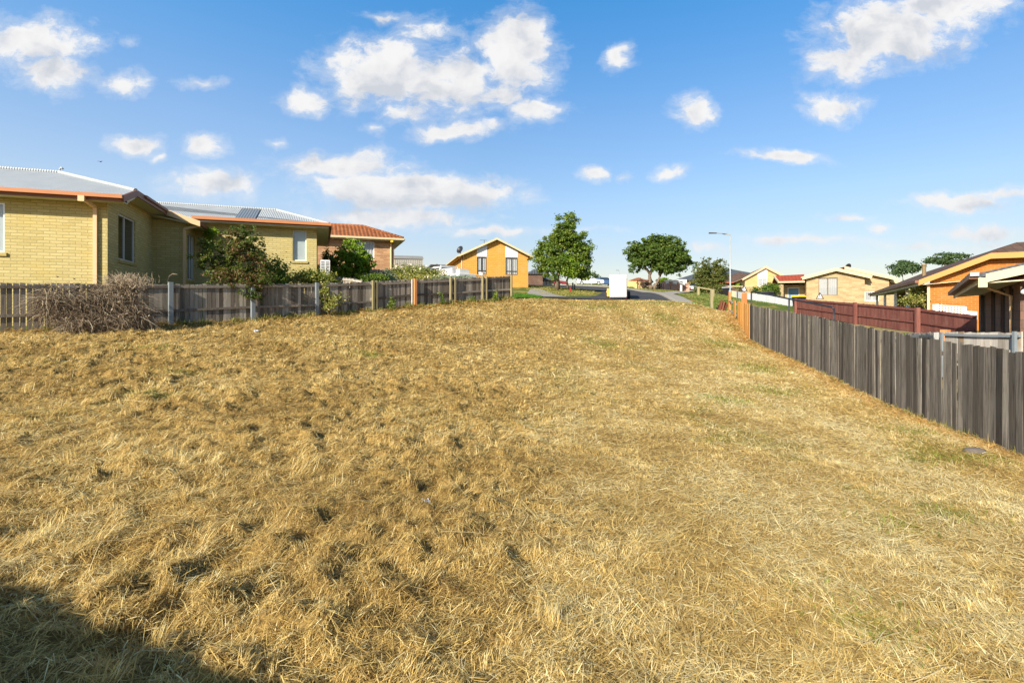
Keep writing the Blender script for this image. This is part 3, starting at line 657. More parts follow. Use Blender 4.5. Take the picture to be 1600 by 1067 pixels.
g.prism([F(1.0, 5.7, 3.80), F(6.6, 5.7, 3.80), F(6.6, 6.26, 3.80), F(1.0, 6.26, 3.80)], (0, 0, .03)); g.prism([F(6.084, 6.27, 3.79), F(6.62, 6.27, 3.79), F(6.62, 13, 3.79), F(6.084, 13, 3.79)], (0, 0, .03)); g.prism([F(e - .01, -.02, 3.40), F(e - .01, .75, 3.70), F(e - .01, .75, 3.8), F(e - .01, -.02, 3.5)], (-.02, 0, 0)); g.build('soffit', 'soffit', h)
g = MB(); g.prism([F(0.003, .02, 3.36), F(.5, .02, 3.36), F(.5, .8, 3.8), F(.003, .8, 3.8)], (0, 0, .02)); g.build('soffit', 'soffit', h)
d = MB(); d.box(F(-.30, -.05, 1.1), (.10, .08, 4.2), math.radians(20)); d.bar(F(-.30, -.06, 3.2), F(-.42, -.5, 3.35), .09, .09); d.box(F(-.45, -.60, 3.36), (.16, .13, .17), math.radians(20)); d.build('downpipe', 'pipe', h)
d = MB(); d.box(F(1.10, 4.62, 1.0), (.09, .07, 4.6), math.radians(20)); d.bar(F(1.10, 4.6, 3.3), F(1.62, 4.5, 3.42), .09, .09); d.build('downpipe', 'pipe', h)
# air conditioner on its side
q = F(6.45, 6.40, 0); q.z = (CY - 433) / FPX * q.y
o = thing('air_conditioner', 'white air conditioner unit with slatted grille at the corner of the yellow brick house', 'air conditioner', q)
b = MB(); b.box(q + Vector((0, 0, .42)), (.42, .32, .74), math.radians(20)); b.build('casing', 'white', o)
b = MB(); nn = Vector((math.sin(math.radians(20)), -math.cos(math.radians(20)), 0)); uu = Vector((nn.y * -1, nn.x, 0))
for i in range(9):
    for k in (-.1, .1): b.bar(q + nn * .163 + uu * (k - .075) + Vector((0, 0, .13 + i * .07)), q + nn * .163 + uu * (k + .075) + Vector((0, 0, .13 + i * .07)), .012, .034)
b.build('grille', 'dark_alu', o); b = MB(); b.box(q + Vector((0, 0, -.5)), (.38, .28, 1.06), math.radians(20)); b.build('plinth', 'concrete', o)

# ------------------------------------------------------------------ orange-tiled brick house
F = Fr(-7.63, 34, 20); h = thing('brick_house', 'mottled brick house with orange terracotta tiles and cream gutter beside the yellow brick one', 'house', F(0, 0, 1.2)); w = MB()
P = wall(w, F, -9, 0, 0, 0, .8, 4.52, [(9 - 2.6, 9 - 1.25, 3.25, 4.42)]); wall(w, F, 0, 0, 0, 9, .8, 4.52); wall(w, F, 0, 9, -9, 9, .8, 4.5); wall(w, F, -9, 9, -9, 0, .8, 4.5); w.build('wall', 'mottled_brick', h)
window(h, P, 6.4, 7.75, 3.25, 4.42, 'offwhite', (.42,), [(.0, 1, 'curtain', True)], 'mottled_brick')
G = lambda a, b, z: F(a, b, z); E = 4.66
roof_part(h, [[G(-9, -.5, E), G(.5, -.5, E), G(-1.82, 1.82, 5.65), G(-9, 1.82, 5.65)], [G(.5, -.5, E), G(.5, 4, E), G(-1.82, 4, 5.65), G(-1.82, 1.82, 5.65)],
              [G(-9, 1.8, 5.5), G(-1.7, 2.6, 5.35), G(-3.9, 6.3, 6.36), G(-9, 6.3, 6.36)], [G(.5, 2.2, E), G(.5, 9.5, E), G(-3.9, 9.5, 6.36), G(-3.9, 6.3, 6.36)], [G(.5, 9.5, E), G(-9, 9.5, E), G(-9, 6.3, 6.36), G(-3.9, 6.3, 6.36)]], 'terracotta', under=.08)
c = MB(); c.tube([G(.5, -.5, E + .02), G(-1.82, 1.82, 5.67), G(-6, 1.82, 5.67)], .09, 8); c.tube([G(-1.3, 3.4, 5.45), G(-3.9, 6.3, 6.38), G(-9, 6.3, 6.38)], .09, 8); c.build('ridge_cap', 'terracotta', h, smooth=True)
g = MB(); g.bar(G(-9, -.56, E - .07), G(.56, -.56, E - .07), .12, .12); g.bar(G(.56, -.5, E - .07), G(.56, 9.5, E - .07), .12, .12); g.build('gutter', 'ivory', h)
g = MB(); g.prism([G(-9, -.5, E - .17), G(.5, -.5, E - .17), G(.5, 0, E - .17), G(-9, 0, E - .17)], (0, 0, .03)); g.prism([G(0.004, 0.004, E - .17), G(.5, 0.004, E - .17), G(.5, 9, E - .17), G(.004, 9, E - .17)], (0, 0, .03)); g.build('soffit', 'soffit', h)
d = MB(); d.tube([G(-.22, -.5, 4.5), G(-.22, -.08, 4.3), G(-.22, -.06, 1)], .055, 8); d.build('downpipe', 'pipe', h); d = MB(); d.box(G(-.22, -.5, 4.46), (.16, .14, .16), .35); d.build('rainwater_head', 'yellow', h)

# ------------------------------------------------------------------ golden gable house with satellite dish
F = Fr(-3.96, 42.42, 13.4); h = thing('brick_house', 'golden orange brick gable house with two curtained windows under white panels', 'house', F(2.7, 0, 1.6)); w = MB()
rz = lambda a: 4.5 + (a + .35) * .468 if a < 2.725 else 5.94 - (a - 2.725) * .468
hs = [(1.15, 1.95, 2.98, 4.41), (3.53, 4.56, 2.98, 4.40)]
P = wall(w, F, 0, 0, 5.45, 0, 1.0, 4.42, hs); w.poly([F(0, 0, 4.42), F(5.45, 0, 4.42), F(5.45, 0, rz(5.45) - .12), F(2.725, 0, 5.82), F(0, 0, rz(0) - .12)])
wall(w, F, 5.45, 0, 5.45, 11, 1, 4.45); wall(w, F, 0, 11, 0, 0, 1, 4.45); w.poly([F(5.45, 11, 1), F(0, 11, 1), F(0, 11, 4.5), F(2.7, 11, 5.8), F(5.45, 11, 4.5)]); w.build('wall', 'orange_brick', h)
window(h, P, *hs[0], 'dark_alu', (.5,), [(0, .42, 'curtain', True), (.58, 1, 'curtain', True)], None, trans=(.22,), fw=.06)
window(h, P, *hs[1], 'dark_alu', (.5,), [(0, .48, 'curtain', True), (.5, 1, 'curtain', True)], None, trans=(.22,), fw=.06)
for a0, a1 in ((1.13, 1.97), (3.51, 4.58)):
    g = MB(); g.prism([F(a0, -.03, 4.42), F(a1, -.03, 4.42), F(a1, -.03, rz(a1) - .14), F(a0, -.03, rz(a0) - .14)], F(0, .025, 0) - F(0, 0, 0)); g.build('gable_panel', 'white', h)
roof_part(h, [[F(-.35, -.35, 4.5), F(2.725, -.35, 5.94), F(2.725, 11.3, 5.94), F(-.35, 11.3, 4.5)], [F(2.725, -.35, 5.94), F(5.8, -.35, 4.5), F(5.8, 11.3, 4.5), F(2.725, 11.3, 5.94)]], 'brown_tile')
g = MB()
for a0, z0, a1, z1 in ((-.37, 4.52, 2.725, 5.97), (2.725, 5.97, 5.82, 4.52)): g.prism([F(a0, -.40, z0 - .17), F(a1, -.40, z1 - .17), F(a1, -.40, z1), F(a0, -.40, z0)], F(0, .04, 0) - F(0, 0, 0))
g.build('barge_board', 'ivory', h); g = MB(); g.bar(F(-.42, -.3, 4.42), F(-.42, 11.3, 4.42), .1, .1); g.build('gutter', 'ivory', h); g = MB(); g.bar(F(5.87, -.3, 4.42), F(5.87, 11.3, 4.42), .1, .1); g.build('gutter', 'ivory', h)
g = MB(); g.prism([F(-.3, -.3, 4.35), F(0, -.3, 4.37), F(0, 11, 4.37), F(-.3, 11, 4.35)], (0, 0, .02)); g.prism([F(5.45, -.3, 4.37), F(5.78, -.3, 4.35), F(5.78, 11, 4.35), F(5.45, 11, 4.37)], (0, 0, .02)); g.build('soffit', 'ochre', h)
d = MB(); d.tube([F(-.06, .25, 1.2), F(-.06, .25, 4.3)], .045, 8); d.build('downpipe', 'ivory', h)
g = MB(); g.prism([F(-1.9, 8.6, 4.35), F(-.3, 8.6, 4.35), F(-.3, 11, 4.4), F(-1.9, 11, 4.4)], (0, 0, .12)); g.box(F(-1.6, 8.8, 3.4), (.12, .12, 1.9), .23); g.build('awning', 'dark_alu', h)
def dish(label, base, r, axis, mast=.5, arm=True):
    o = thing('satellite_dish', label, 'satellite dish', base); axis = Vector(axis).normalized(); c = Vector(base) + Vector((0, 0, mast))
    b = MB(); b.disc(c, axis, [(.03, -.10 * r), (r * .5, -.02 * r), (r * .85, .14 * r), (r, .26 * r), (r * .97, .29 * r), (r * .8, .18 * r), (r * .45, .03 * r), (.02, 0)], 20); b.build('reflector', 'black', o, smooth=True)
    b = MB(); b.tube([base, c - axis * .05], .03, 8); b.build('mast', 'galv', o)
    b = MB(); e = c + axis * r * .9 - Vector((0, 0, r * .3)); b.tube([c - Vector((0, 0, r * .9)) + axis * .15 * r, e], .018, 6); b.box(e, (.08, .08, .10)); b.build('feed_arm', 'dark_alu', o)
dish('black satellite dish on the roof edge of the golden gable house', F(-.05, 1.2, 4.64), .33, (-.55, -.75, .35), .42)
q = F(2.2, 2.5, 5.7); o = thing('roof_antenna', 'thin antenna on the ridge of the golden gable house', 'antenna', q); b = MB(); b.tube([q, q + Vector((0, 0, .45))], .02, 6); b.build('mast', 'dark_alu', o); b = MB()
for i in range(5): b.bar(q + Vector((-.35 + i * .12, -.15, .42)), q + Vector((-.35 + i * .12, .15, .42)), .015, .015)
b.bar(q + Vector((-.4, 0, .41)), q + Vector((.25, 0, .41)), .02, .02); b.build('boom', 'dark_alu', o)

# ------------------------------------------------------------------ generic gable / hip houses further off
def gable_house(name, label, F, Wd, D, z0, ze, zr, brick, roofm, barge, holes=(), panels=(), oh=.4, winf='dark_alu', curt='curtain', cat='house', bh=.2):
    h = thing(name, label, cat, F(Wd / 2, 0, z0)); w = MB(); k = (zr - ze) / (Wd / 2 + oh)
    rz = lambda a: ze + (a + oh) * k if a < Wd / 2 else zr - (a - Wd / 2) * k
    lo = ze + .02
    P = wall(w, F, 0, 0, Wd, 0, z0, lo, holes); w.poly([F(0, 0, lo), F(Wd, 0, lo), F(Wd, 0, rz(Wd) - .1), F(Wd / 2, 0, zr - .1), F(0, 0, rz(0) - .1)])
    wall(w, F, Wd, 0, Wd, D, z0, lo); wall(w, F, 0, D, 0, 0, z0, lo); w.poly([F(Wd, D, z0), F(0, D, z0), F(0, D, lo), F(Wd / 2, D, zr - .1), F(Wd, D, lo)]); w.build('wall', brick, h)
    for q in holes: window(h, P, *q, winf, (.5,), [(0, .47, curt, True), (.53, 1, curt, True)] if curt else None, None, fw=.06)
    for a0, a1, zl in panels:
        g = MB(); g.prism([F(a0, -.03, zl), F(a1, -.03, zl), F(a1, -.03, rz(a1) - .12), F(a0, -.03, rz(a0) - .12)], F(0, .025, 0) - F(0, 0, 0)); g.build('gable_panel', 'white', h)
    roof_part(h, [[F(-oh, -oh, ze), F(Wd / 2, -oh, zr), F(Wd / 2, D + oh, zr), F(-oh, D + oh, ze)], [F(Wd / 2, -oh, zr), F(Wd + oh, -oh, ze), F(Wd + oh, D + oh, ze), F(Wd / 2, D + oh, zr)]], roofm)
    g = MB()
    for a0, q0, a1, q1 in ((-oh - .02, ze + .02, Wd / 2, zr + .03), (Wd / 2, zr + .03, Wd + oh + .02, ze + .02)): g.prism([F(a0, -oh - .05, q0 - bh), F(a1, -oh - .05, q1 - bh), F(a1, -oh - .05, q1), F(a0, -oh - .05, q0)], F(0, .04, 0) - F(0, 0, 0))
    g.bar(F(-oh - .06, -oh, ze - .06), F(-oh - .06, D, ze - .06), .1, .1); g.bar(F(Wd + oh + .06, -oh, ze - .06), F(Wd + oh + .06, D, ze - .06), .1, .1); g.build('barge_board', barge, h)
    return h, P, rz
def hip_house(name, label, F, Wd, D, z0, ze, zr, brick, roofm, gut, holes=(), oh=.5, ridge=None, cat='house'):
    h = thing(name, label, cat, F(Wd / 2, 0, z0)); w = MB(); P = wall(w, F, 0, 0, Wd, 0, z0, ze - .05, holes)
    wall(w, F, Wd, 0, Wd, D, z0, ze - .05); wall(w, F, Wd, D, 0, D, z0, ze - .05); wall(w, F, 0, D, 0, 0, z0, ze - .05); w.build('wall', brick, h)
    r = min(D, Wd) / 2 if ridge is None else ridge
    A, B, C, E = F(-oh, -oh, ze), F(Wd + oh, -oh, ze), F(Wd + oh, D + oh, ze), F(-oh, D + oh, ze)
    if Wd >= D: R0, R1 = F(r, D / 2, zr), F(Wd - r, D / 2, zr); pl = [[A, B, R1, R0], [B, C, R1], [C, E, R0, R1], [E, A, R0]]
    else: R0, R1 = F(Wd / 2, r, zr), F(Wd / 2, D - r, zr); pl = [[A, B, R0], [B, C, R1, R0], [C, E, R1], [E, A, R0, R1]]
    roof_part(h, pl, roofm)
    g = MB()
    for p, q in ((A, B), (B, C), (C, E), (E, A)): g.bar(p - Vector((0, 0, .1)), q - Vector((0, 0, .1)), .1, .14)
    g.build('gutter', gut, h)
    for q in holes: window(h, P, *q, 'dark_alu', (.5,), [(0, 1, 'curtain', True)], None, fw=.06)
    return h, P
K = lambda px, d: (px - CX) / FPX * d
Zp = lambda py, d: (CY - py) / FPX * d
# cream double-gable house with a red-roofed porch
d0 = 50.0; F = Fr(K(1260, d0), d0, -20); Wd = 4.75
h, P, rz = gable_house('brick_house', 'cream brick house with two low cream gables and a red roofed porch', F, Wd, 9, -.6, Zp(433, d0), Zp(420.5, d0), 'cream_brick', 'red_tile', 'ivory', [(1.0, 2.6, Zp(462, d0), Zp(434.2, d0) - .02)], winf='bronze_alu', bh=.3)
w = MB(); P = wall(w, F, Wd + .01, .7, Wd + 2.1, .7, -.6, 2.75, [(.15, 1.3, .9, 1.85)]); w.poly([F(Wd + .01, .7, 2.75), F(Wd + 2.1, .7, 2.75), F(Wd + 2.1, .7, 3.0), F(Wd + .01, .7, 3.75)]); wall(w, F, Wd + 2.1, .7, Wd + 2.1, 2, -.6, 2.9); wall(w, F, Wd + 2.1, 2, Wd + 3.4, 2, -.6, 2.7); wall(w, F, Wd + 3.4, 2, Wd + 3.4, 8, -.6, 2.6); w.build('wall', 'cream_brick', h)
window(h, P, .15, 1.3, .9, 1.85, 'offwhite', (.5,), [(0, .8, 'curtain', True)], None, fw=.08)
roof_part(h, [[F(3.2, .3, 4.15), F(Wd + 2.6, .3, 3.02), F(Wd + 2.6, 9, 3.02), F(3.2, 9, 4.15)], [F(Wd + 2.4, 1.5, 2.95), F(Wd + 4.0, 1.5, 2.5), F(Wd + 4.0, 9, 2.5), F(Wd + 2.4, 9, 2.95)], [F(1.2, 1.5, 3.55), F(3.2, .3, 4.15), F(3.2, 9, 4.15), F(1.2, 9, 3.55)]], 'red_tile', name='roof')
g = MB(); g.prism([F(3.2, .25, 3.92), F(Wd + 2.65, .25, 2.76), F(Wd + 2.65, .25, 3.04), F(3.2, .25, 4.20)], F(0, .04, 0) - F(0, 0, 0)); g.prism([F(Wd + 2.4, 1.45, 2.7), F(Wd + 4.0, 1.45, 2.25), F(Wd + 4.0, 1.45, 2.5), F(Wd + 2.4, 1.45, 2.97)], F(0, .04, 0) - F(0, 0, 0)); g.build('barge_board', 'ivory', h)
pa = lambda a, b, z: F(a, b, z)
roof_part(h, [[pa(-2.45, -.9, Zp(440.5, 50)), pa(-.3, -.9, Zp(440.5, 50)), pa(.0, 1.2, Zp(428.5, 51)), pa(-2.6, 1.2, Zp(430.5, 51.5))], [pa(-2.6, 1.2, Zp(430.5, 51.5)), pa(.0, 1.2, Zp(428.5, 51)), pa(.0, 4, 2.7), pa(-2.6, 4, 2.6)]], 'red_tile', name='porch_roof')
g = MB(); g.bar(pa(-2.5, -.95, Zp(441, 50)), pa(-.3, -.95, Zp(441, 50)), .12, .14); g.bar(pa(-2.5, -.95, Zp(441, 50)), pa(-2.64, 1.2, Zp(431, 51.5)), .12, .16); g.build('porch_gutter', 'ivory', h)
w = MB(); P = wall(w, F, -2.25, 1.0, 0, 1.0, -.6, 2.55, [(.85, 1.75, .2, 2.2)]); wall(w, F, -2.25, 4, -2.25, 1.0, -.6, 2.5); w.box(pa(-2.25, -.6, .9), (.32, .32, 3.3)); w.build('porch_wall', 'cream_brick', h)
g = MB(); g.hexa([P(.85, .2, .06), P(1.75, .2, .06), P(1.75, .2, .11), P(.85, .2, .11), P(.85, 2.2, .06), P(1.75, 2.2, .06), P(1.75, 2.2, .11), P(.85, 2.2, .11)]); g.build('door', m_plain('door_blue', (.10, .20, .30), .5), h)
g = MB(); g.bar(P(.82, .2, .03), P(.82, 2.25, .03), .07, .07); g.bar(P(1.78, .2, .03), P(1.78, 2.25, .03), .07, .07); g.bar(P(.78, 2.25, .03), P(1.82, 2.25, .03), .07, .07); g.build('door_frame', 'white', h)
dish('dark satellite dish on the roof of the cream double gable house', W(1326, 421, 51.5) - Vector((0, 0, .12)), .33, (-.9, -.3, .3), .35)
# gold gable house with salmon barge
d0 = 74.0; F = Fr(K(1164, d0), d0, -16); Wd = 5.2
gable_house('brick_house', 'gold brick gable house with salmon barge boards and a white gable panel', F, Wd, 10, .6, Zp(435.5, d0), Zp(417, d0), 'gold_brick', 'brown_tile', 'salmon', [(1.65, 2.85, Zp(448, d0), Zp(436, d0))], [(1.6, 2.9, Zp(435.8, d0))], winf='offwhite', oh=.35, bh=.32)
# brown-tiled house, slate-roofed houses, small far house
d0 = 84.0; F = Fr(K(1128, d0), d0, -8)
hip_house('far_house', 'dark walled house under a brown tiled hip roof behind the light pole', F, 7.5, 9, .6, Zp(441, d0), Zp(426, d0 + 4), 'dark_brick', 'brown_tile', m_plain('fascia_red', (.40, .10, .05), .5), [(2.5, 4.5, 2.7, 4.2)])
d0 = 98.0; F = Fr(K(1124, d0), d0, 5)
hip_house('far_house', 'slate grey hip roof of a house above the round shrub', F, 8, 8, 2, Zp(430, d0), Zp(420, d0 + 4), 'gold_brick', 'slate_tile', 'dark_alu', ridge=3.9)
d0 = 92.0; F = Fr(K(1058, d0), d0, -6)
hip_house('far_house', 'tan brick house with a slate grey roof behind the white cars', F, 9, 8, 2, Zp(437.5, d0), Zp(428, d0 + 4), 'gold_brick', 'slate_tile', 'dark_alu', [(2.4, 3.6, 4.3, 5.2)])
d0 = 125.0; F = Fr(K(987, d0), d0, 4)
hip_house('far_house', 'small yellow house with a brown hip roof above the yellow timber fence', F, 4.6, 6, 3.5, Zp(440, d0), Zp(434, d0 + 3), 'cream', 'terracotta', 'ivory', ridge=2.2)
d0 = 62.0; F = Fr(K(823, d0), d0, 12)
h, P = hip_house('far_house', 'house with a steep grey roof and dark porch just behind the golden gable house', F, 3.3, 7, 2.2, Zp(436, d0), Zp(421, d0 + 2), 'ivory', 'slate_tile', 'dark_alu', [(1.9, 2.9, 2.85, 3.6)], ridge=.6)
g = MB(); g.box(F(.75, -.9, 3.1), (1.5, 1.6, 2.4), .2); g.build('porch', 'dark_brick', h); g = MB(); g.prism([F(-.2, -1.9, 4.25), F(.75, -1.9, 4.9), F(1.7, -1.9, 4.25)], F(0, 2, 0) - F(0, 0, 0)); g.build('porch_roof', 'slate_tile', h)
# shed and far roofs between the tiled house and the gable house
d0 = 58.0; F = Fr(K(612, d0), d0, 14); o = thing('metal_shed', 'long grey brown metal shed beyond the flowering bushes', 'shed', F(2, 0, 2.5)); w = MB(); zt = Zp(404.5, d0)
w.hexa([F(-1, 0, 2.4), F(3.4, 0, 2.4), F(3.4, 4.2, 2.4), F(-1, 4.2, 2.4), F(-1, 0, zt - .1), F(3.4, 0, zt), F(3.4, 4.2, zt - .1), F(-1, 4.2, zt)]); w.build('shell', 'shed_metal', o)
w = MB(); w.prism([F(-1.1, -.1, zt + .01), F(3.5, -.1, zt + .04), F(3.5, 2.1, zt + .55), F(-1.1, 2.1, zt + .55)], (0, 0, .05)); w.prism([F(3.5, 2.1, zt + .55), F(-1.1, 2.1, zt + .55), F(-1.1, 4.3, zt + .01), F(3.5, 4.3, zt + .01)], (0, 0, .05)); w.poly([F(3.41, 0, zt - .02), F(3.41, 4.2, zt - .1), F(3.41, 2.1, zt + .52)]); w.build('roof', 'shed_metal', o)
d0 = 100.0; F = Fr(K(664, d0), d0, 8); hip_house('far_house', 'slate blue roof far behind the white utility truck', F, 4.5, 6, 4, Zp(421, d0), Zp(413.5, d0 + 3), 'ivory', 'slate_tile', 'dark_alu', ridge=1.2)
d0 = 112.0; F = Fr(K(846, d0), d0, 0); o = thing('boundary_wall', 'low peach rendered wall beyond the tree on the verge', 'wall', W(856, 446, d0)); b = MB(); b.box((K(856, d0), d0, Zp(443, d0)), (4.6, .3, 1.4)); b.box((K(856, d0), d0, Zp(437.3, d0)), (4.8, .4, .12)); b.build('rendered_face', 'salmon', o)

# ------------------------------------------------------------------ rust orange brick house with verandah
S = .924; F = Fr(18.46 * S, 23.8 * S, -29.3); h = thing('brick_house', 'rust orange brick house with brown tiles and ochre barge board', 'house', F(3, 2, -1.5)); zz = lambda v: v * S
rt = lambda a: 1.42 + .443 * a
w = MB(); w.poly([F(.42, .35, -2), F(8, .35, -2), F(8, .35, zz(2.4)), F(2.46 * S, .35, zz(2.4)), F(.42, .35, zz(1.42) + .443 * .42 - .15)]); wall(w, F, 8, .35, 8, 18, -2, 2.2); w.build('wall', 'rust_brick', h)
hs = [(1.5, 2.6, -1.2, .95), (4.4, 5.6, -1.2, .95), (7.4, 8.6, -1.2, .95), (10.5, 11.7, -1.2, .95), (14, 15, -1.2, .95)]
w = MB(); P = wall(w, F, 1.5, 19.6, 1.5, .36, -2, 1.45, [(19.24 - q[1], 19.24 - q[0], q[2], q[3]) for q in hs]); wall(w, F, 8, 19.6, 1.5, 19.6, -2, 1.4); w.build('verandah_wall', 'dark_brick', h)
for q in hs: window(h, P, 19.24 - q[1], 19.24 - q[0], q[2], q[3], 'offwhite', (.5,), None, None, glass='tinted')
EL = 19.5
roof_part(h, [[F(0, 0, zz(1.42)), F(2.46 * S, 0, zz(2.51)), F(3.68 * S, 1.5 * S, zz(3.05)), F(3.68 * S, EL, zz(3.05)), F(0, EL, zz(1.42))], [F(2.46 * S, 0, zz(2.51)), F(8.5, 0, zz(2.51)), F(8.5, 1.5 * S, zz(3.05)), F(3.68 * S, 1.5 * S, zz(3.05))], [F(3.68 * S, 1.5 * S, zz(3.05)), F(8.5, 1.5 * S, zz(3.05)), F(8.5, EL, zz(1.4)), F(3.68 * S, EL, zz(3.05))]], 'brown_tile', under=.09)
g = MB()
for a0, z0, a1, z1 in ((-.02, 1.42, 2.46, 2.51), (2.46, 2.51, 9, 2.51)): g.prism([F(a0 * S, -.04, zz(z0) - .24), F(a1 * S, -.04, zz(z1) - .24), F(a1 * S, -.04, zz(z1) - .02), F(a0 * S, -.04, zz(z0) - .02)], F(0, .035, 0) - F(0, 0, 0))
g.build('barge_board', 'ochre', h)
g = MB(); g.bar(F(-.07, 0.02, zz(1.42) - .08), F(-.07, EL, zz(1.42) - .08), .12, .11); g.build('gutter', 'gutter_dark', h)
g = MB(); g.bar(F(.0, .03, zz(1.42) - .19), F(.0, EL, zz(1.42) - .19), .04, .12); g.prism([F(0.02, .04, zz(1.42) - .23), F(1.5, .04, zz(1.42) - .1), F(1.5, EL, zz(1.42) - .1), F(0.02, EL, zz(1.42) - .23)], (0, 0, .02)); g.build('soffit', 'soffit', h)
for bq in (4.5, 8.5, 13, 17.2): g = MB(); g.box(F(.22, bq, -.45), (.13, .13, 3.1), math.radians(-29)); g.build('verandah_post', 'offwhite', h)
g = MB(); g.box(F(.36, .30, -.45), (.09, .09, 3.1), math.radians(-29)); g.build('downpipe', 'pipe', h)
q = F(1.1, 6.0, 1.70); g = MB(); g.tube([q, q + Vector((0, 0, .62))], .085, 12); g.tube([q + Vector((0, 0, .60)), q + Vector((0, 0, .68))], .11, 12); g.build('flue', 'bronze_alu', h, smooth=False)
# white lattice beside it
pA, pB = W(1462, 489, 21.2), W(1527, 494, 19.8); o = thing('lattice_fence', 'white lattice and slat screen in front of the rust orange brick wall', 'fence', pA); b = MB(); ht = (489 - 477) / FPX * 21
bar = lambda t0, z0, t1, z1, w: b.bar(pA.lerp(pB, t0) + Vector((0, 0, z0)), pA.lerp(pB, t1) + Vector((0, 0, z1)), .03, w)
for k in range(6): bar(0.06, .02 + ht * k / 5, .72, .02 + ht * k / 5, .03)
for k in range(10): b.box(pA.lerp(pB, .06 + .66 * k / 9) + Vector((0, 0, ht / 2)), (.04, .035, ht), -.4)
for k in range(5): bar(.72, -.1 + ht * .8 * k / 4, 1, -.1 + ht * .8 * k / 4, .06)
b.build('lattice', 'white', o); b = MB(); b.box(pA + Vector((0, 0, ht / 2 - .3)), (.16, .14, ht + .7)); b.build('post', 'offwhite', o); b = MB(); b.box(pA.lerp(pB, .72) + Vector((0, 0, ht / 2 - .3)), (.07, .07, ht + .65)); b.build('post', 'offwhite', o)

# ------------------------------------------------------------------ dark brick house at the edge: deep eave, light fitting
F = Fr(8.89, 10.0, -37.7); h = thing('brick_house', 'dark brick house with tall black windows under a wide eave, cut by the frame', 'house', F(2, 1, -2)); L = 9.0; ze = .64
w = MB(); hs = [(.9, 1.55, -1.7, .52), (2.2, 3.0, -1.7, .52), (4.0, 5.0, -1.7, .52), (6.4, 7.9, -1.7, .52)]
P = wall(w, F, .62, 8.9, .62, .4, -2.2, ze - .05, [(8.5 - q[1], 8.5 - q[0], q[2], q[3]) for q in hs]); w.poly([F(.62, .4, -2.2), F(8, .4, -2.2), F(8, .4, ze + 1.7), F(.62, .4, ze - .05)]); wall(w, F, 8, .4, 8, 8.9, -2.2, 2); wall(w, F, 8, 8.9, .62, 8.9, -2.2, ze); w.build('wall', 'dark_brick', h)
for q in hs: window(h, P, 8.5 - q[1], 8.5 - q[0], q[2], q[3], 'dark_alu', (.5,), None, None, glass='tinted')
roof_part(h, [[F(0, 0, ze + .08), F(6, 0, ze + 1.66), F(6, L, ze + 1.5), F(0, L, ze - .02)], [F(6, 0, ze + 1.66), F(12, 0, ze + .1), F(12, L, ze), F(6, L, ze + 1.5)]], 'dark_metal_roof', under=.09)
g = MB(); g.bar(F(-.07, .0, ze + .03), F(-.07, L, ze - .08), .13, .11); g.build('gutter', 'gutter_dark', h)
g = MB(); g.box(F(-.06, -.03, ze + .06), (.13, .08, .07), math.radians(-37)); g.build('gutter_cap', 'galv', h)
g = MB(); g.prism([F(.10, -.035, ze - .10), F(6, -.035, ze + 1.42), F(6, -.035, ze + 1.60), F(.10, -.035, ze + .06)], F(0, .035, 0) - F(0, 0, 0)); g.bar(F(.02, 0, ze - .06), F(.02, L, ze - .16), .035, .13); g.box(F(.06, .03, ze - .10), (.13, .1, .18), math.radians(-37)); g.build('barge_board', 'ivory', h)
g = MB(); g.prism([F(.03, .02, ze - .12), F(.64, .02, ze - .08), F(.64, L, ze - .14), F(.03, L, ze - .20)], (0, 0, .02)); g.build('soffit', 'soffit', h)
g = MB(); g.tube([F(.56, 1.1, -2), F(.56, 1.1, .3), F(.2, 1.1, .48)], .03, 8); g.build('downpipe', 'pipe', h)
q = F(.72, .30, ze - .20); o = thing('flood_light', 'twin security flood light under the eave of the dark brick house', 'light', q); b = MB(); b.box(q + Vector((0, 0, .05)), (.10, .08, .06)); b.tube([q, q + Vector((-.05, -.06, -.05))], .02, 6); b.build('bracket', 'black', o)
for dx, dv in ((-.12, (-.55, -.7, -.45)), (.10, (.5, -.75, -.2))):
    b = MB(); b.disc(q + Vector((dx, -.04, -.06)), dv, [(.03, -.08), (.05, -.02), (.065, .05), (.055, .055)], 12); l = b.build('lamp_head', 'black', o, smooth=True); b = MB(); b.disc(q + Vector((dx, -.04, -.06)) + Vector(dv) * .055, dv, [(.055, 0), (.03, .015)], 12); b.build('lens', 'white', l)

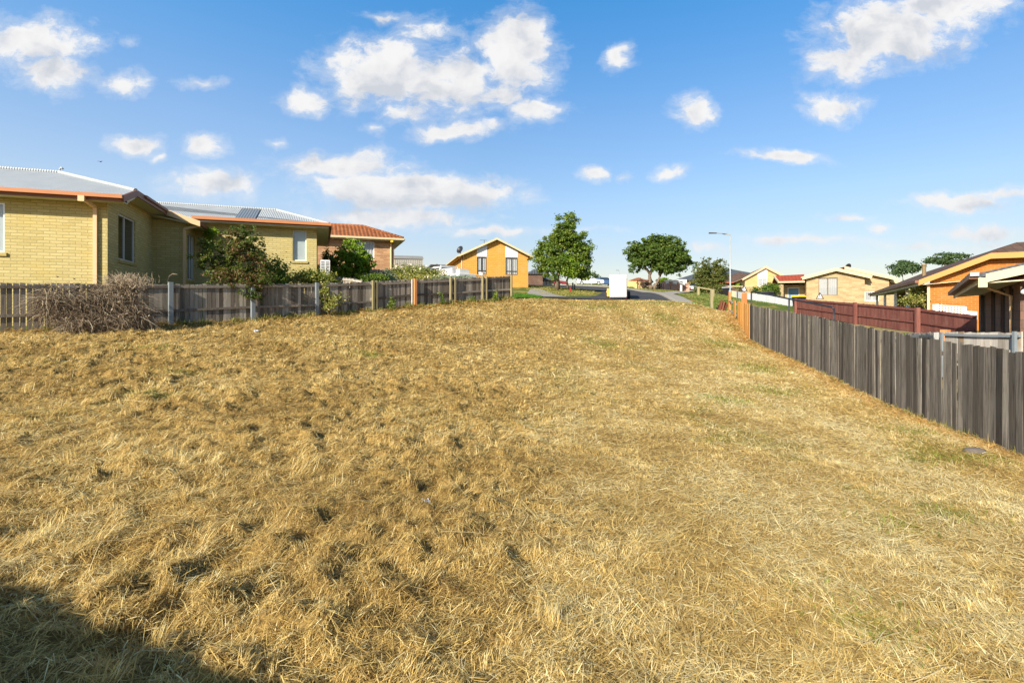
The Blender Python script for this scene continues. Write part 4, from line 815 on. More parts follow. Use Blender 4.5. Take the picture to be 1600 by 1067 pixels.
# ------------------------------------------------------------------ ground, road, paths
def axis(lims, fine, grow):
    a, b = lims; n = int((b - a) / fine); xs = list(np.linspace(a, b, n + 1)); s = fine
    while xs[-1] < 520: s *= grow; xs.append(xs[-1] + s)
    s = fine
    while xs[0] > -520: s *= grow; xs.insert(0, xs[0] - s)
    return np.array(xs)
xs = axis((-9, 7), .05, 1.018); ys = axis((1.2, 11), .042, 1.0125)
X, Y = np.meshgrid(xs, ys); ny, nx = X.shape
infield = in_poly(X, Y, FIELD)
lm = lumps(X, Y) * infield
Z = base_z(X, Y) + lm - .012
V = np.stack([X, Y, Z], -1).reshape(-1, 3)
i = np.arange(ny - 1)[:, None] * nx + np.arange(nx - 1)[None, :]
loops = np.stack([i, i + 1, i + nx + 1, i + nx], -1).reshape(-1)
GREEN = [(6.2, 7.3, .5, .35), (5.4, 7.0, .4, .3), (3.3, 4.6, .35, .25), (4.1, 5.0, .3, .3), (6.9, 9.0, .45, .3), (7.5, 16.0, .5, .8), (4.5, 11, .5, .5), (8.7, 22, .8, 1.4), (-6, 9.5, .35, .22), (-5.2, 7.6, .35, .25), (-3.6, 13, .5, .4), (7.6, 26, .9, 1.5), (3.2, 19, .8, 1.2), (5.0, 3.6, .4, .35), (2.0, 3.0, .3, .3), (6.2, 12.5, .5, .5), (-8.2, 12.0, .5, .3), (4.6, 28, 2.2, 1.2), (8.5, 29.2, 2.0, .9)]
def greenness(x, y):
    g = np.zeros_like(x)
    for a, b, r, q in GREEN: g = np.maximum(g, np.exp(-((x - a) ** 2 / r ** 2 + (y - b) ** 2 / q ** 2)))
    n = perlin(x * 1.7, y * 1.7, 21) * .5 + perlin(x * 5, y * 5, 22) * .3
    R = 1 - leftness(x, y)
    n2 = sstep(.32, .75, perlin(x * .45, y * .45, 23) + .5 * perlin(x * 2.1, y * 2.1, 24)) * (.25 + .6 * R)
    # strip of weeds along the foot of the left boundary
    dl = (x - LA[0]) * (-LD[1]) + (y - LA[1]) * LD[0]
    n3 = sstep(-.9, -.1, dl) * sstep(-.2, .5, perlin(x * 1.3, y * 1.3, 25) + .25) * .7
    return np.clip(sstep(.3, 1.0, g * .8 + n * .7) * .9 + n2 * .65 + n3, 0, 1)
def straw_tone(x, y, n):
    """dry straw colours (linear): pale, golden and brown stems, green shoots in their own patches"""
    L = leftness(x, y); t = np.clip(.54 + .30 * perlin(x * .5, y * .5, 31) + .22 * perlin(x * 1.9, y * 1.9, 32) + .20 * perlin(x * 5.5, y * 5.5, 33) - .26 * (L - .5) + (1 - L) * .22 * perlin((x - .12 * y) * 1.25, y * .13, 34) + RNG.normal(size=n) * .30 + .03, 0, 1)
    A, B, C, D = (np.array(c) for c in ((.31, .195, .062), (.70, .49, .16), (.84, .65, .25), (.95, .84, .49)))
    c = np.where((t < .4)[:, None], A + (B - A) * (t / .4)[:, None], np.where((t < .75)[:, None], B + (C - B) * ((t - .4) / .35)[:, None], C + (D - C) * ((t - .75) / .25)[:, None]))
    g = greenness(x, y); isg = RNG.random(n) < g * .62
    G = np.array((.25, .26, .05)) * RNG.uniform(.6, 1.5, n)[:, None] + np.array((.14, .05, .0)) * RNG.random(n)[:, None]
    c = np.where(isg[:, None], G, c); return c * RNG.uniform(.8, 1.12, n)[:, None]
x, y = V[:, 0], V[:, 1]; g = greenness(x, y); inf = infield.ravel()
nn = perlin(x * .8, y * .8, 41) * .5 + perlin(x * 3.1, y * 3.1, 42) * .35
Lf = leftness(x, y)[:, None]; dry = (np.array((.40, .28, .105)) * (1 - Lf) + np.array((.30, .20, .07)) * Lf) * (1 + .28 * nn)[:, None]; grn = np.array((.13, .155, .03)) * (1 + .35 * nn)[:, None]
lawn = np.where((nn > .15)[:, None], np.array((.30, .22, .07)), np.array((.11, .15, .03))) * (1 + .3 * perlin(x * .3, y * .3, 43))[:, None]
far = sstep(120, 260, np.hypot(x, y))[:, None]
soil = np.array((.30, .24, .13)) * (1 + .3 * nn)[:, None]; walk = in_poly(x, y, np.array([(11, 22.5), (7.9, 8), (12, 8), (16.3, 17), (17, 26), (18, 33), (15, 35)]))
lawn = np.where(walk[:, None] & (perlin(x * .6, y * .6, 44) > -.25)[:, None], soil, lawn)
yard = lawn * (1 - far) + np.array((.10, .13, .06)) * far
tint = np.where(inf[:, None], dry * (1 - .5 * g[:, None]) + grn * .5 * g[:, None], yard)
gp = in_poly(x, y, np.array([(-.1, 28.9), (.2, 33), (1.0, 34.5), (1.9, 32.6), (1.6, 31.0)])); tint = np.where(gp[:, None], np.array((.07, .17, .015)), tint)
m, nt = new_mat('mown_ground'); a = nd(nt, 'ShaderNodeAttribute', attribute_name='tint')
co = objco(nt); w1 = noise(nt, co, 2.0, 3); mp = nd(nt, 'ShaderNodeMapping'); mp.inputs['Scale'].default_value = (18, 70, 40); nt.links.new(co, mp.inputs[0])
dv = nd(nt, 'ShaderNodeVectorMath', operation='MULTIPLY_ADD', inp={1: (6., 14., 6.)}); nt.links.new(nd(nt, 'ShaderNodeTexNoise', inp={'Scale': 1.6, 'Detail': 2.0, 'Vector': co}).outputs['Color'], dv.inputs[0]); nt.links.new(mp.outputs[0], dv.inputs[2])
f1 = noise(nt, dv.outputs[0], 1.0, 5, .7); f2 = noise(nt, co, 9.0, 6, .7)
col = mixc(nt, 1.0, a.outputs['Color'], ramp(nt, f1, [(.3, (.45, .42, .38)), (.5, (.95, .95, .95)), (.68, (1.6, 1.55, 1.4))]), 'MULTIPLY')
col = mixc(nt, 1.0, col, ramp(nt, f2, [(.3, (.68, .66, .62)), (.6, (1.15, 1.15, 1.12))]), 'MULTIPLY')
hh = nd(nt, 'ShaderNodeMath', operation='ADD', inp={0: f1, 1: f2}); finish(nt, col, .95, hh.outputs[0], .8, .03, 0, .1); M['ground'] = m
o = np_mesh('ground', V, np.full((ny - 1) * (nx - 1), 4), loops, 'ground', tint=tint, smooth=True, base=Vector((0, 0, 0))); tag(o, kind='structure')

def resample(P, n):
    P = np.array(P, float); s = np.concatenate([[0], np.cumsum(np.hypot(*(P[1:] - P[:-1]).T))]); t = np.linspace(0, s[-1], n)
    return np.stack([np.interp(t, s, P[:, k]) for k in range(2)], -1)
def smooth2(P, it=3):
    P = np.array(P, float)
    for _ in range(it):
        Q = [P[0]]
        for a, b in zip(P[:-1], P[1:]): Q += [a * .75 + b * .25, a * .25 + b * .75]
        Q.append(P[-1]); P = np.array(Q)
    return P
def loft(name, A, B, lift, mat, n=60, k=12, label=None):
    A = resample(smooth2(A), n); B = resample(smooth2(B), n); t = np.linspace(0, 1, k + 1)[None, :, None]
    G = A[:, None, :] * (1 - t) + B[:, None, :] * t; z = base_z(G[..., 0], G[..., 1]) + lift
    V = np.concatenate([G, z[..., None]], -1).reshape(-1, 3); i = np.arange(n - 1)[:, None] * (k + 1) + np.arange(k)[None, :]
    o = np_mesh(name, V, np.full((n - 1) * k, 4), np.stack([i, i + k + 1, i + k + 2, i + 1], -1).reshape(-1), mat, base=Vector((0, 0, 0)), smooth=True); return tag(o, kind='structure')
m, nt = new_mat('asphalt'); co = objco(nt); n1 = noise(nt, co, .7, 5); n2 = noise(nt, co, 60, 3)
finish(nt, mixc(nt, 1.0, ramp(nt, n1, [(.35, (.042, .042, .046)), (.65, (.070, .068, .068))]), ramp(nt, n2, [(.3, (.7, .7, .7)), (.7, (1.3, 1.3, 1.3))]), 'MULTIPLY'), .85, n2, .4, .01, 0, .25); M['asphalt'] = m
RE = [(11.9, 31.3), (11.0, 33), (11.2, 37), (12.0, 43), (12.6, 50), (12.1, 56), (10.2, 62), (5.5, 66.5), (-3, 70), (-22, 72)]
LE = [(1.9, 31.6), (3.3, 33.6), (5.0, 36), (6.9, 40), (7.9, 46), (7.4, 50), (5.4, 54.5), (2, 58.5), (-6, 62), (-22, 64)]
loft('road', LE, RE, .035, 'asphalt', 90, 16)
def offset(P, d): 
    P = smooth2(P); T = np.gradient(P, axis=0); T /= np.hypot(*T.T)[:, None]; return P + np.stack([T[:, 1], -T[:, 0]], -1) * d
def kerbline(name, P, s, mat='kerb', wdt=.32, h=.13):
    A = resample(offset(P, 0), 80); B = resample(offset(P, s * wdt), 80); b = MB()
    for p, q, u, v in zip(A[:-1], A[1:], B[:-1], B[1:]):
        c = [(*p, gz(*p)), (*q, gz(*q)), (*v, gz(*v)), (*u, gz(*u))]; b.hexa([(x, y, z - .05) for x, y, z in c] + [(x, y, z + h) for x, y, z in c])
    return tag(b.build(name, mat, base=Vector((0, 0, 0))), kind='structure')
kerbline('kerb', RE[1:], 1)
loft('footpath', offset(RE[1:6], .34), offset(RE[1:6], 1.4), .05, 'concrete', 50, 4)
loft('driveway', [(.9, 31.4), (1.0, 36), (1.5, 41.8)], [(3.6, 33.8), (2.9, 37), (2.3, 41.8)], .04, 'concrete', 30, 8)
loft('driveway', [(12.9, 43.0), (17.6, 50), (26.5, 70)], [(13.1, 47.0), (16.0, 52), (23.5, 72)], .045, 'concrete', 30, 6)

# ------------------------------------------------------------------ mown straw
def blades(P, az, pitch, ln, wd, droop, side_az, tint, lift=None):
    n = len(P); cp = np.cos(pitch); D = np.stack([np.cos(az) * cp, np.sin(az) * cp, np.sin(pitch)], -1)
    S = np.stack([np.cos(side_az), np.sin(side_az), RNG.normal(size=n) * .25], -1) * wd[:, None] * .5
    mid = P + D * (ln * .55)[:, None]; tip = P + D * ln[:, None]; tip[:, 2] -= droop * ln; mid[:, 2] -= droop * ln * .15
    V = np.empty((n, 5, 3)); V[:, 0] = P - S; V[:, 1] = P + S; V[:, 2] = mid + S * .9; V[:, 3] = mid - S * .9; V[:, 4] = tip
    i = np.arange(n)[:, None] * 5; lp = np.concatenate([i, i + 1, i + 2, i + 3, i + 3, i + 2, i + 4], 1).reshape(-1)
    return V.reshape(-1, 3), np.tile([4, 3], n), lp, np.repeat(tint, 5, axis=0)
def join(name, parts, mat):
    V = np.concatenate([p[0] for p in parts]); sz = np.concatenate([p[1] for p in parts]); off = 0; L = []
    for p in parts: L.append(p[2] + off); off += len(p[0])
    return np_mesh(name, V, sz, np.concatenate(L), mat, tint=np.concatenate([p[3] for p in parts]), base=Vector((0, 0, 0)))
def sample_field(n, power, dmin=1.5, dmax=31.0):
    u = RNG.random(n); e = 2 - power; d = (dmin ** e + u * (dmax ** e - dmin ** e)) ** (1 / e)
    x = (RNG.random(n) * 2 - 1) * (d * 1.15 + 2.0); k = in_poly(x, d, FIELD); return x[k], d[k]
parts = []
# loose cut stems lying over the lumps
x, y = sample_field(1250000, 1.30); n = len(x); z = ground_z(x, y); L = leftness(x, y)
flow = 2.2 * perlin(x * .45, y * .45, 51) + 1.3 * perlin(x * 1.6, y * 1.6, 52) + .5
az = flow + RNG.normal(size=n) * (1.0 + .7 * L) + np.pi * (RNG.random(n) < .4)
ln = np.exp(RNG.normal(size=n) * .42 + np.log(.053)) * (1 + .35 * (1 - L)) * (1 + y * .018); ln = np.clip(ln, .02, .22)
wd = np.maximum(RNG.uniform(.0018, .0040, n), y * .00065)
slp = (ground_z(x + np.cos(az) * ln * .8, y + np.sin(az) * ln * .8) - z) / (ln * .8); pitch = np.clip(np.arctan(slp), -.6, 1.0) + np.abs(RNG.normal(size=n)) * .24 + .02
parts.append(blades(np.stack([x, y, z - .004 + RNG.random(n) * .012], -1), az, pitch, ln, wd, np.abs(pitch) * .25, az + np.pi / 2 + RNG.normal(size=n) * .15, straw_tone(x, y, n)))
# standing stubble tufts: bunches of stems leaning one way
tx, ty = sample_field(14000, 1.27); keep = (perlin(tx * .9, ty * .9, 61) + .6 * leftness(tx, ty) + .35 * perlin(tx * .3, ty * .3, 62)) > .12; tx, ty = tx[keep], ty[keep]; nt_ = len(tx)
per = RNG.integers(22, 60, nt_); idx = np.repeat(np.arange(nt_), per); n = len(idx)
hs_ = np.clip(np.exp(RNG.normal(size=nt_) * .35 + np.log(.058)), .03, .13) * (.75 + .45 * leftness(tx, ty)); rad = RNG.uniform(.018, .065, nt_); laz = 1.1 + 1.4 * perlin(tx * .5, ty * .5, 63) + RNG.normal(size=nt_) * 1.2; lean = RNG.uniform(.2, 1.0, nt_)
ox, oy = RNG.normal(size=n) * rad[idx], RNG.normal(size=n) * rad[idx] * .7; x, y = tx[idx] + ox, ty[idx] + oy; z = ground_z(x, y)
az = laz[idx] + RNG.normal(size=n) * .32; pitch = np.clip(1.25 - lean[idx] + RNG.normal(size=n) * .18, .08, 1.4)
ln = hs_[idx] * RNG.uniform(.55, 1.3, n); wd = np.maximum(RNG.uniform(.0022, .0048, n), y * .0008)
parts.append(blades(np.stack([x, y, z - .01], -1), az, pitch, ln, wd, RNG.uniform(0, .35, n) * (1.5 - pitch), RNG.uniform(0, np.pi, n), straw_tone(x, y, n)))
# matted windrow heaps on the rough side
hx, hy = sample_field(4500, 1.27); keep = (leftness(hx, hy) + .55 * perlin(hx * .6, hy * .6, 71) + RNG.normal(size=len(hx)) * .12) > .58; hx, hy = hx[keep], hy[keep]; nh = len(hx); per = 75
idx = np.repeat(np.arange(nh), per); n = len(idx); hr = RNG.uniform(.045, .14, nh); hz = hr * RNG.uniform(.5, 1.0, nh); ha = RNG.uniform(0, np.pi, nh)
r = np.sqrt(RNG.random(n)); t = RNG.uniform(0, 2 * np.pi, n); ox = r * np.cos(t) * hr[idx] * 1.6; oy = r * np.sin(t) * hr[idx]; x = hx[idx] + ox * np.cos(ha[idx]) - oy * np.sin(ha[idx]); y = hy[idx] + ox * np.sin(ha[idx]) + oy * np.cos(ha[idx])
z = ground_z(x, y) + hz[idx] * (1 - r ** 2) * RNG.random(n) ** .5; az = ha[idx] + RNG.normal(size=n) * .7 + np.pi * (RNG.random(n) < .5)
ln = np.clip(np.exp(RNG.normal(size=n) * .35 + np.log(.065)), .03, .18); wd = np.maximum(RNG.uniform(.002, .0045, n), y * .0008); pitch = RNG.normal(size=n) * .3
parts.append(blades(np.stack([x, y, z], -1), az, pitch, ln, wd, RNG.uniform(0, .4, n), az + np.pi / 2 + RNG.normal(size=n) * .4, straw_tone(x, y, n)))
# long single stalks
x, y = sample_field(1200, 1.3); n = len(x); az = RNG.uniform(0, 2 * np.pi, n); ln = RNG.uniform(.2, .5, n); pitch = np.abs(RNG.normal(size=n)) * .12 + .02
parts.append(blades(np.stack([x, y, ground_z(x, y) + .035], -1), az, pitch, ln, np.maximum(RNG.uniform(.003, .0045, n), y * .0007), np.full(n, .08), az + 1.57, np.tile(np.array((.78, .63, .34)), (n, 1)) * RNG.uniform(.7, 1.1, n)[:, None]))
# rakings piled against the two boundary fences
for A, B, off, cnt, hgt in ((lineL[0], lineL[-1], (.35, -.32), 9000, .10), (lineL2[0], lineL2[-1], (.3, -.27), 6000, .07), (lineR[1], lineR[4], (-.24, .04), 12000, .07), (lineR[4], lineR[-1], (-.26, .05), 11000, .10), (lineN[0], lineN[-1], (-.3, .1), 4000, .12)):
    t = RNG.random(cnt); w_ = np.abs(RNG.normal(size=cnt)) * .7; x = A[0] + (B[0] - A[0]) * t + off[0] * (w_ + .12); y = A[1] + (B[1] - A[1]) * t + off[1] * (w_ + .12); n = cnt
    z = ground_z(x, y) + hgt * np.exp(-w_ * 2) * RNG.random(n); az = RNG.uniform(0, 2 * np.pi, n); pitch = RNG.uniform(-.1, .7, n)
    parts.append(blades(np.stack([x, y, z], -1), az, pitch, RNG.uniform(.06, .18, n), np.maximum(.004, y * .0008), RNG.uniform(.1, .6, n), RNG.uniform(0, 3.14, n), straw_tone(x, y, n) * np.array((.85, .72, .6))))
o = join('cut_straw', parts, 'straw'); tag(o, 'golden dry straw and stubble of the freshly cut paddock', 'straw', kind='stuff')
# green shoots and verge grass
parts = []
for a, b, r, q in GREEN:
    cnt = int(430 * r * q / .16); cnt = min(cnt, 900); x = a + RNG.normal(size=cnt) * r * .8; y = b + RNG.normal(size=cnt) * q * .8; k = in_poly(x, y, FIELD); x, y = x[k], y[k]; n = len(x)
    parts.append(blades(np.stack([x, y, ground_z(x, y) - .005], -1), RNG.uniform(0, 6.3, n), RNG.uniform(.5, 1.4, n), RNG.uniform(.03, .10, n), np.maximum(RNG.uniform(.003, .006, n), y * .0008), RNG.uniform(0, .5, n), RNG.uniform(0, 3.14, n), np.array((.13, .20, .025)) * RNG.uniform(.6, 1.5, n)[:, None] + np.array((.12, .06, .01)) * RNG.random(n)[:, None]))
for A, B, off, cnt, hgt in ((lineL[0], lineL[-1], (.35, -.32), 6500, .26), (lineL2[0], lineL2[-1], (.3, -.27), 3500, .25), (lineR[1], lineR[4], (-.12, .02), 2200, .22), (lineR[4], lineR[-1], (-.14, .03), 1600, .18)):
    t = RNG.random(cnt); cl = perlin(t * 23, t * 7 + 3, 81) > -.05; t = t[cl]; n = len(t); w_ = np.abs(RNG.normal(size=n)) * .45; x = A[0] + (B[0] - A[0]) * t + off[0] * w_; y = A[1] + (B[1] - A[1]) * t + off[1] * w_
    g = RNG.random(n)[:, None]
    parts.append(blades(np.stack([x, y, ground_z(x, y) - .01], -1), RNG.uniform(0, 6.3, n), RNG.uniform(.6, 1.5, n), hgt * RNG.uniform(.3, 1.2, n), np.maximum(.006, y * .0009), RNG.uniform(0, .5, n), RNG.uniform(0, 3.14, n), np.array((.12, .17, .03)) * (1 - g) + np.array((.42, .34, .12)) * g))
gpoly = np.array([(-.05, 28.9), (.1, 33), (1.0, 34.5), (1.9, 32.6), (1.6, 31.0)]); x = RNG.uniform(-.1, 2, 9000); y = RNG.uniform(28.8, 34.5, 9000); k = in_poly(x, y, gpoly); x, y = x[k], y[k]; n = len(x)
parts.append(blades(np.stack([x, y, base_z(x, y)], -1), RNG.uniform(0, 6.3, n), RNG.uniform(.7, 1.5, n), RNG.uniform(.05, .16, n), np.full(n, .03), RNG.uniform(0, .4, n), RNG.uniform(0, 3.14, n), np.array((.08, .19, .015)) * RNG.uniform(.7, 1.4, n)[:, None]))
# verges beyond the road: strip round the tree, the wedge by the barrier, the bank under the far cars
for poly_, cnt, c0, c1, hh_ in ((np.array([(2.2, 36), (3.2, 35), (6.3, 40), (7.2, 46), (6.6, 50), (1.0, 54), (.5, 44)]), 9000, (.16, .19, .03), (.42, .34, .11), .10), (np.array([(13.6, 33), (13.2, 38), (14.2, 45), (19, 47), (17, 38)]), 6000, (.12, .19, .03), (.28, .27, .08), .10), (np.array([(13, 52), (13, 57), (20, 62), (22, 58), (16, 52)]), 3500, (.14, .19, .03), (.34, .28, .09), .12), (np.array([(6, 68), (6, 74), (16, 74), (15, 64), (11, 64)]), 6000, (.15, .22, .03), (.36, .32, .09), .25), (np.array([(15, 24), (14.2, 30), (16.6, 33), (16.2, 24)]), 3500, (.12, .18, .03), (.3, .27, .1), .10), (np.array([(19, 39), (20.5, 46), (20.9, 46), (20.2, 37)]), 2000, (.10, .19, .03), (.2, .25, .06), .10)):
    lo, hi = poly_.min(0), poly_.max(0); x = RNG.uniform(lo[0], hi[0], cnt * 2); y = RNG.uniform(lo[1], hi[1], cnt * 2); k = in_poly(x, y, poly_); x, y = x[k][:cnt], y[k][:cnt]; n = len(x); g = np.clip(.5 + .6 * perlin(x * .6, y * .6, 91) + RNG.normal(size=n) * .2, 0, 1)[:, None]
    parts.append(blades(np.stack([x, y, base_z(x, y) - .01], -1), RNG.uniform(0, 6.3, n), RNG.uniform(.5, 1.5, n), hh_ * RNG.uniform(.5, 1.4, n), y * .0012, RNG.uniform(0, .5, n), RNG.uniform(0, 3.14, n), np.array(c0) * (1 - g) + np.array(c1) * g))
o = join('grass', parts, 'grass'); tag(o, 'green grass and weeds along the fence feet and verges', 'grass', kind='stuff')
# litter and stones
def scrap(name, label, cat, px, py, d, sz, mat):
    p = W(px, py, d); p.z = float(ground_z(np.array([p.x]), np.array([p.y]))[0]) + .03; b = MB(); a = random.uniform(0, 3)
    u = Vector((math.cos(a), math.sin(a), .15)) * sz; v = Vector((-math.sin(a), math.cos(a), .35)) * sz * .4
    b.prism([p - u - v, p - u * .2 - v * 1.2, p + u - v * .3, p + u * .8 + v, p - u * .5 + v * .9], (0, 0, .006)); b.prism([p - u - v, p - u * .2 - v * 1.2, p - u * .5 + Vector((0, 0, sz * .7))], (0.004, .004, .004)); o = b.build(name, mat, base=p); return tag(o, label, cat)
scrap('paper_scrap', 'torn white paper scrap lying in the middle of the straw', 'litter', 665, 776, 4.25, .045, 'paper'); scrap('paper_scrap', 'crumpled white scrap in the straw near the weathered grey fence post', 'litter', 400, 515, 15.8, .10, 'paper'); scrap('plastic_scrap', 'white plastic scrap at the kerb beside a small weed', 'litter', 1083, 472.5, 30.6, .10, 'paper')
p = Vector((6.75, 7.65, 0)); p.z = float(ground_z(np.array([p.x]), np.array([p.y]))[0]); b = MB(); b.blob(p + Vector((0, 0, .0)), (.15, .10, .06), 3, 8, 12, .3); tag(b.build('rock', 'rock', base=p, smooth=True), 'grey rock in the straw close to the weathered fence', 'rock')

# ------------------------------------------------------------------ plants
def B(px, d, up=0.0): x = K(px, d); return Vector((x, d, gz(x, d) + up))
plant('red_tipped_shrub', 'large shrub with reddish new leaves spilling over the grey fence', 'shrub', B(378, 19.3, -.2),
      clustered([lobe(372, 384, 30, 22, 18.9, .9), lobe(345, 402, 32, 26, 18.9, .8), lobe(385, 410, 34, 32, 19.0, .8), lobe(336, 426, 22, 18, 18.7), lobe(374, 365, 20, 9, 19), lobe(395, 438, 26, 24, 18.6), lobe(358, 438, 30, 22, 18.4), lobe(326, 396, 12, 10, 19), lobe(402, 388, 14, 18, 19.2), lobe(398, 372, 8, 7, 19), lobe(384, 462, 20, 8, 18.3)], 150, .25, 8), 19000, .041, 'leaf_shrub', [W(370, 390, 19), W(345, 410, 19), W(400, 420, 19), W(372, 368, 19)], clump=.2, shell=.45, trunk=(.07, .02), per=34)
plant('green_shrub', 'leafy green shrub growing beside the red tipped one', 'shrub', B(425, 20.6, -.1), [lobe(428, 425, 20, 22, 20.2), lobe(418, 440, 26, 16, 20), lobe(438, 438, 14, 14, 20.1)], 3600, .05, 'leaf_mid', [W(428, 415, 20.2), W(440, 425, 20.2)], trunk=(.04, .015))
plant('climbing_plant', 'green climber against the wall top under the second roof', 'shrub', W(326, 430, 22.6), [lobe(332, 362, 12, 10, 22.4, .6), lobe(328, 378, 10, 14, 22.5, .6)], 900, .05, 'leaf_bright', [W(330, 365, 22.5)], trunk=(.03, .01))
plant('yellow_green_shrub', 'yellowish low shrub showing above the grey fence under the brick corner', 'shrub', B(480, 22.0, -.1), [lobe(470, 434, 24, 10, 21.5), lobe(495, 434, 24, 12, 21.4), lobe(448, 438, 14, 8, 21.2), lobe(515, 438, 14, 7, 21.6)], 3400, .05, 'leaf_weed', [W(475, 432, 21.5), W(498, 430, 21.4)], trunk=(.03, .012), clump=.28)
plant('fence_creeper', 'sparse weedy creeper hanging over the paddock side of the grey fence', 'creeper', B(515, 20.2), [lobe(505, 456, 12, 12, 20.25, .3), lobe(522, 466, 18, 11, 20.4, .3), lobe(512, 478, 10, 8, 20.2, .3)], 750, .045, 'leaf_weed', [W(505, 450, 20.3), W(525, 464, 20.4)], trunk=(.012, .005), clump=.3)
for px, d, hgt, lab in ((612, 22.4, .55, 'small weed beside a timber fence post'), (690, 24.6, .6, 'thin leafy weed before the pointed fence'), (738, 26.2, .35, 'low leafy weed at the foot of the pointed fence'), (775, 27.5, .65, 'tall leafy weed near the end of the pointed fence')):
    q = B(px, d); plant('fence_weed', lab, 'weed', q, [(tuple(q + Vector((0, 0, hgt * .55))), (.16, .12, hgt * .5))], 160, .05, 'leaf_mid', [q + Vector((.05, 0, hgt))], trunk=(.01, .004), clump=.35, group='weeds along the pointed fence', stem_name='stem')
plant('bushy_conifer', 'bright green bushy conifer before the window of the tiled house', 'tree', B(552, 29.5, -.2), clustered([lobe(552, 382, 12, 9, 29), lobe(550, 393, 19, 13, 29), lobe(546, 407, 23, 14, 29), lobe(562, 410, 16, 14, 29), lobe(575, 408, 7, 10, 29), lobe(540, 423, 20, 14, 29.2), lobe(560, 425, 17, 13, 29.2)], 90, .27, 7), 9500, .065, 'leaf_bright', [W(551, 385, 29), W(560, 405, 29)], clump=.2, shell=.5, trunk=(.08, .03))
plant('bushy_conifer', 'small dark conifer behind the air conditioner', 'tree', B(517, 30.5, -.2), [lobe(514, 402, 9, 12, 30), lobe(518, 418, 15, 14, 30), lobe(525, 430, 14, 9, 30)], 2200, .07, 'leaf_deep', [W(514, 398, 30)], clump=.22, trunk=(.07, .02))
plant('round_bush', 'low clipped green bush behind the first pointed palings', 'bush', B(586, 26.5, -.1), [lobe(586, 434.5, 18, 6.5, 26, .6), lobe(576, 436, 9, 5, 26, .6), lobe(597, 436, 9, 5, 26, .6)], 2200, .045, 'leaf_mid', [W(586, 434, 26)], trunk=(.03, .01), shell=.6)
r_ = plant('flowering_bush', 'sprawling bush dotted with cream and pink blossoms above the pointed fence', 'bush', B(652, 31.5, -.1), [lobe(632, 423, 20, 10, 31), lobe(655, 424, 22, 10, 31), lobe(678, 429, 20, 8, 31), lobe(640, 434, 26, 8, 30.5), lobe(665, 435, 26, 7, 30.5), lobe(618, 430, 12, 10, 31), lobe(690, 434, 12, 5, 30.6)], 5200, .055, 'leaf_weed', [W(640, 424, 31), W(665, 428, 31)], trunk=(.05, .02), clump=.24)
crown(r_, 'blossom', [lobe(645, 421, 34, 8, 30.7), lobe(675, 429, 22, 7, 30.5), lobe(615, 424, 10, 6, 30.6)], 150, .07, 'blossom', clump=.1, shell=.8, per=3)
plant('sage_bush', 'pale grey green bush at the corner of the tiled house', 'bush', B(606, 29.6, -.1), [lobe(606, 431, 8, 9, 29.2), lobe(612, 436, 8, 6, 29)], 1100, .05, 'leaf_sage', [W(606, 428, 29.2)], trunk=(.03, .01))
plant('sage_bush', 'low grey green ground cover bush in front of the white utility truck', 'bush', B(705, 30.5, -.1), [lobe(690, 434.5, 14, 3.5, 30.2), lobe(708, 434, 16, 4, 30.3), lobe(728, 433.5, 12, 3, 30.4)], 1300, .05, 'leaf_sage', [W(705, 433, 30.2)], trunk=(.03, .01))
# street trees
tb = B(871, 42)
plant('street_tree', 'tall dense green tree with a stout trunk on the verge beside the golden gable house', 'tree', tb,
      clustered([lobe(884, 350, 17, 11, 42), lobe(893, 357, 12, 8, 42), lobe(878, 364, 22, 13, 42), lobe(866, 377, 18, 13, 42), lobe(893, 376, 22, 14, 42), lobe(880, 392, 30, 16, 42), lobe(851, 399, 15, 13, 42), lobe(905, 396, 18, 16, 42), lobe(848, 412, 13, 9, 42), lobe(868, 412, 22, 13, 41.5), lobe(908, 414, 16, 13, 42), lobe(889, 420, 20, 13, 41.5), lobe(905, 432, 16, 11, 42.6), lobe(862, 424, 13, 9, 42), lobe(893, 436, 10, 9, 42.8)], 150, .52, 3), 30000, .085, 'leaf_mid', [W(877, 398, 42), [W(873, 425, 42), W(855, 402, 42)], [W(874, 418, 42), W(900, 392, 42)], [W(877, 400, 42), W(884, 352, 42)]], clump=.20, shell=.4, trunk=(.24, .07), per=40, bark='bark')
tb = B(888, 42.6)
plant('street_tree', 'thin trunked tree with light green leaves joined to the bigger tree crown', 'tree', tb, [lobe(887, 418, 13, 14, 41.2, .8), lobe(884, 406, 10, 9, 41.2, .8), lobe(893, 428, 9, 7, 41.4, .8)], 2600, .075, 'leaf_bright', [W(887, 415, 42)], trunk=(.10, .05), clump=.22)
tb = B(1017, 58)
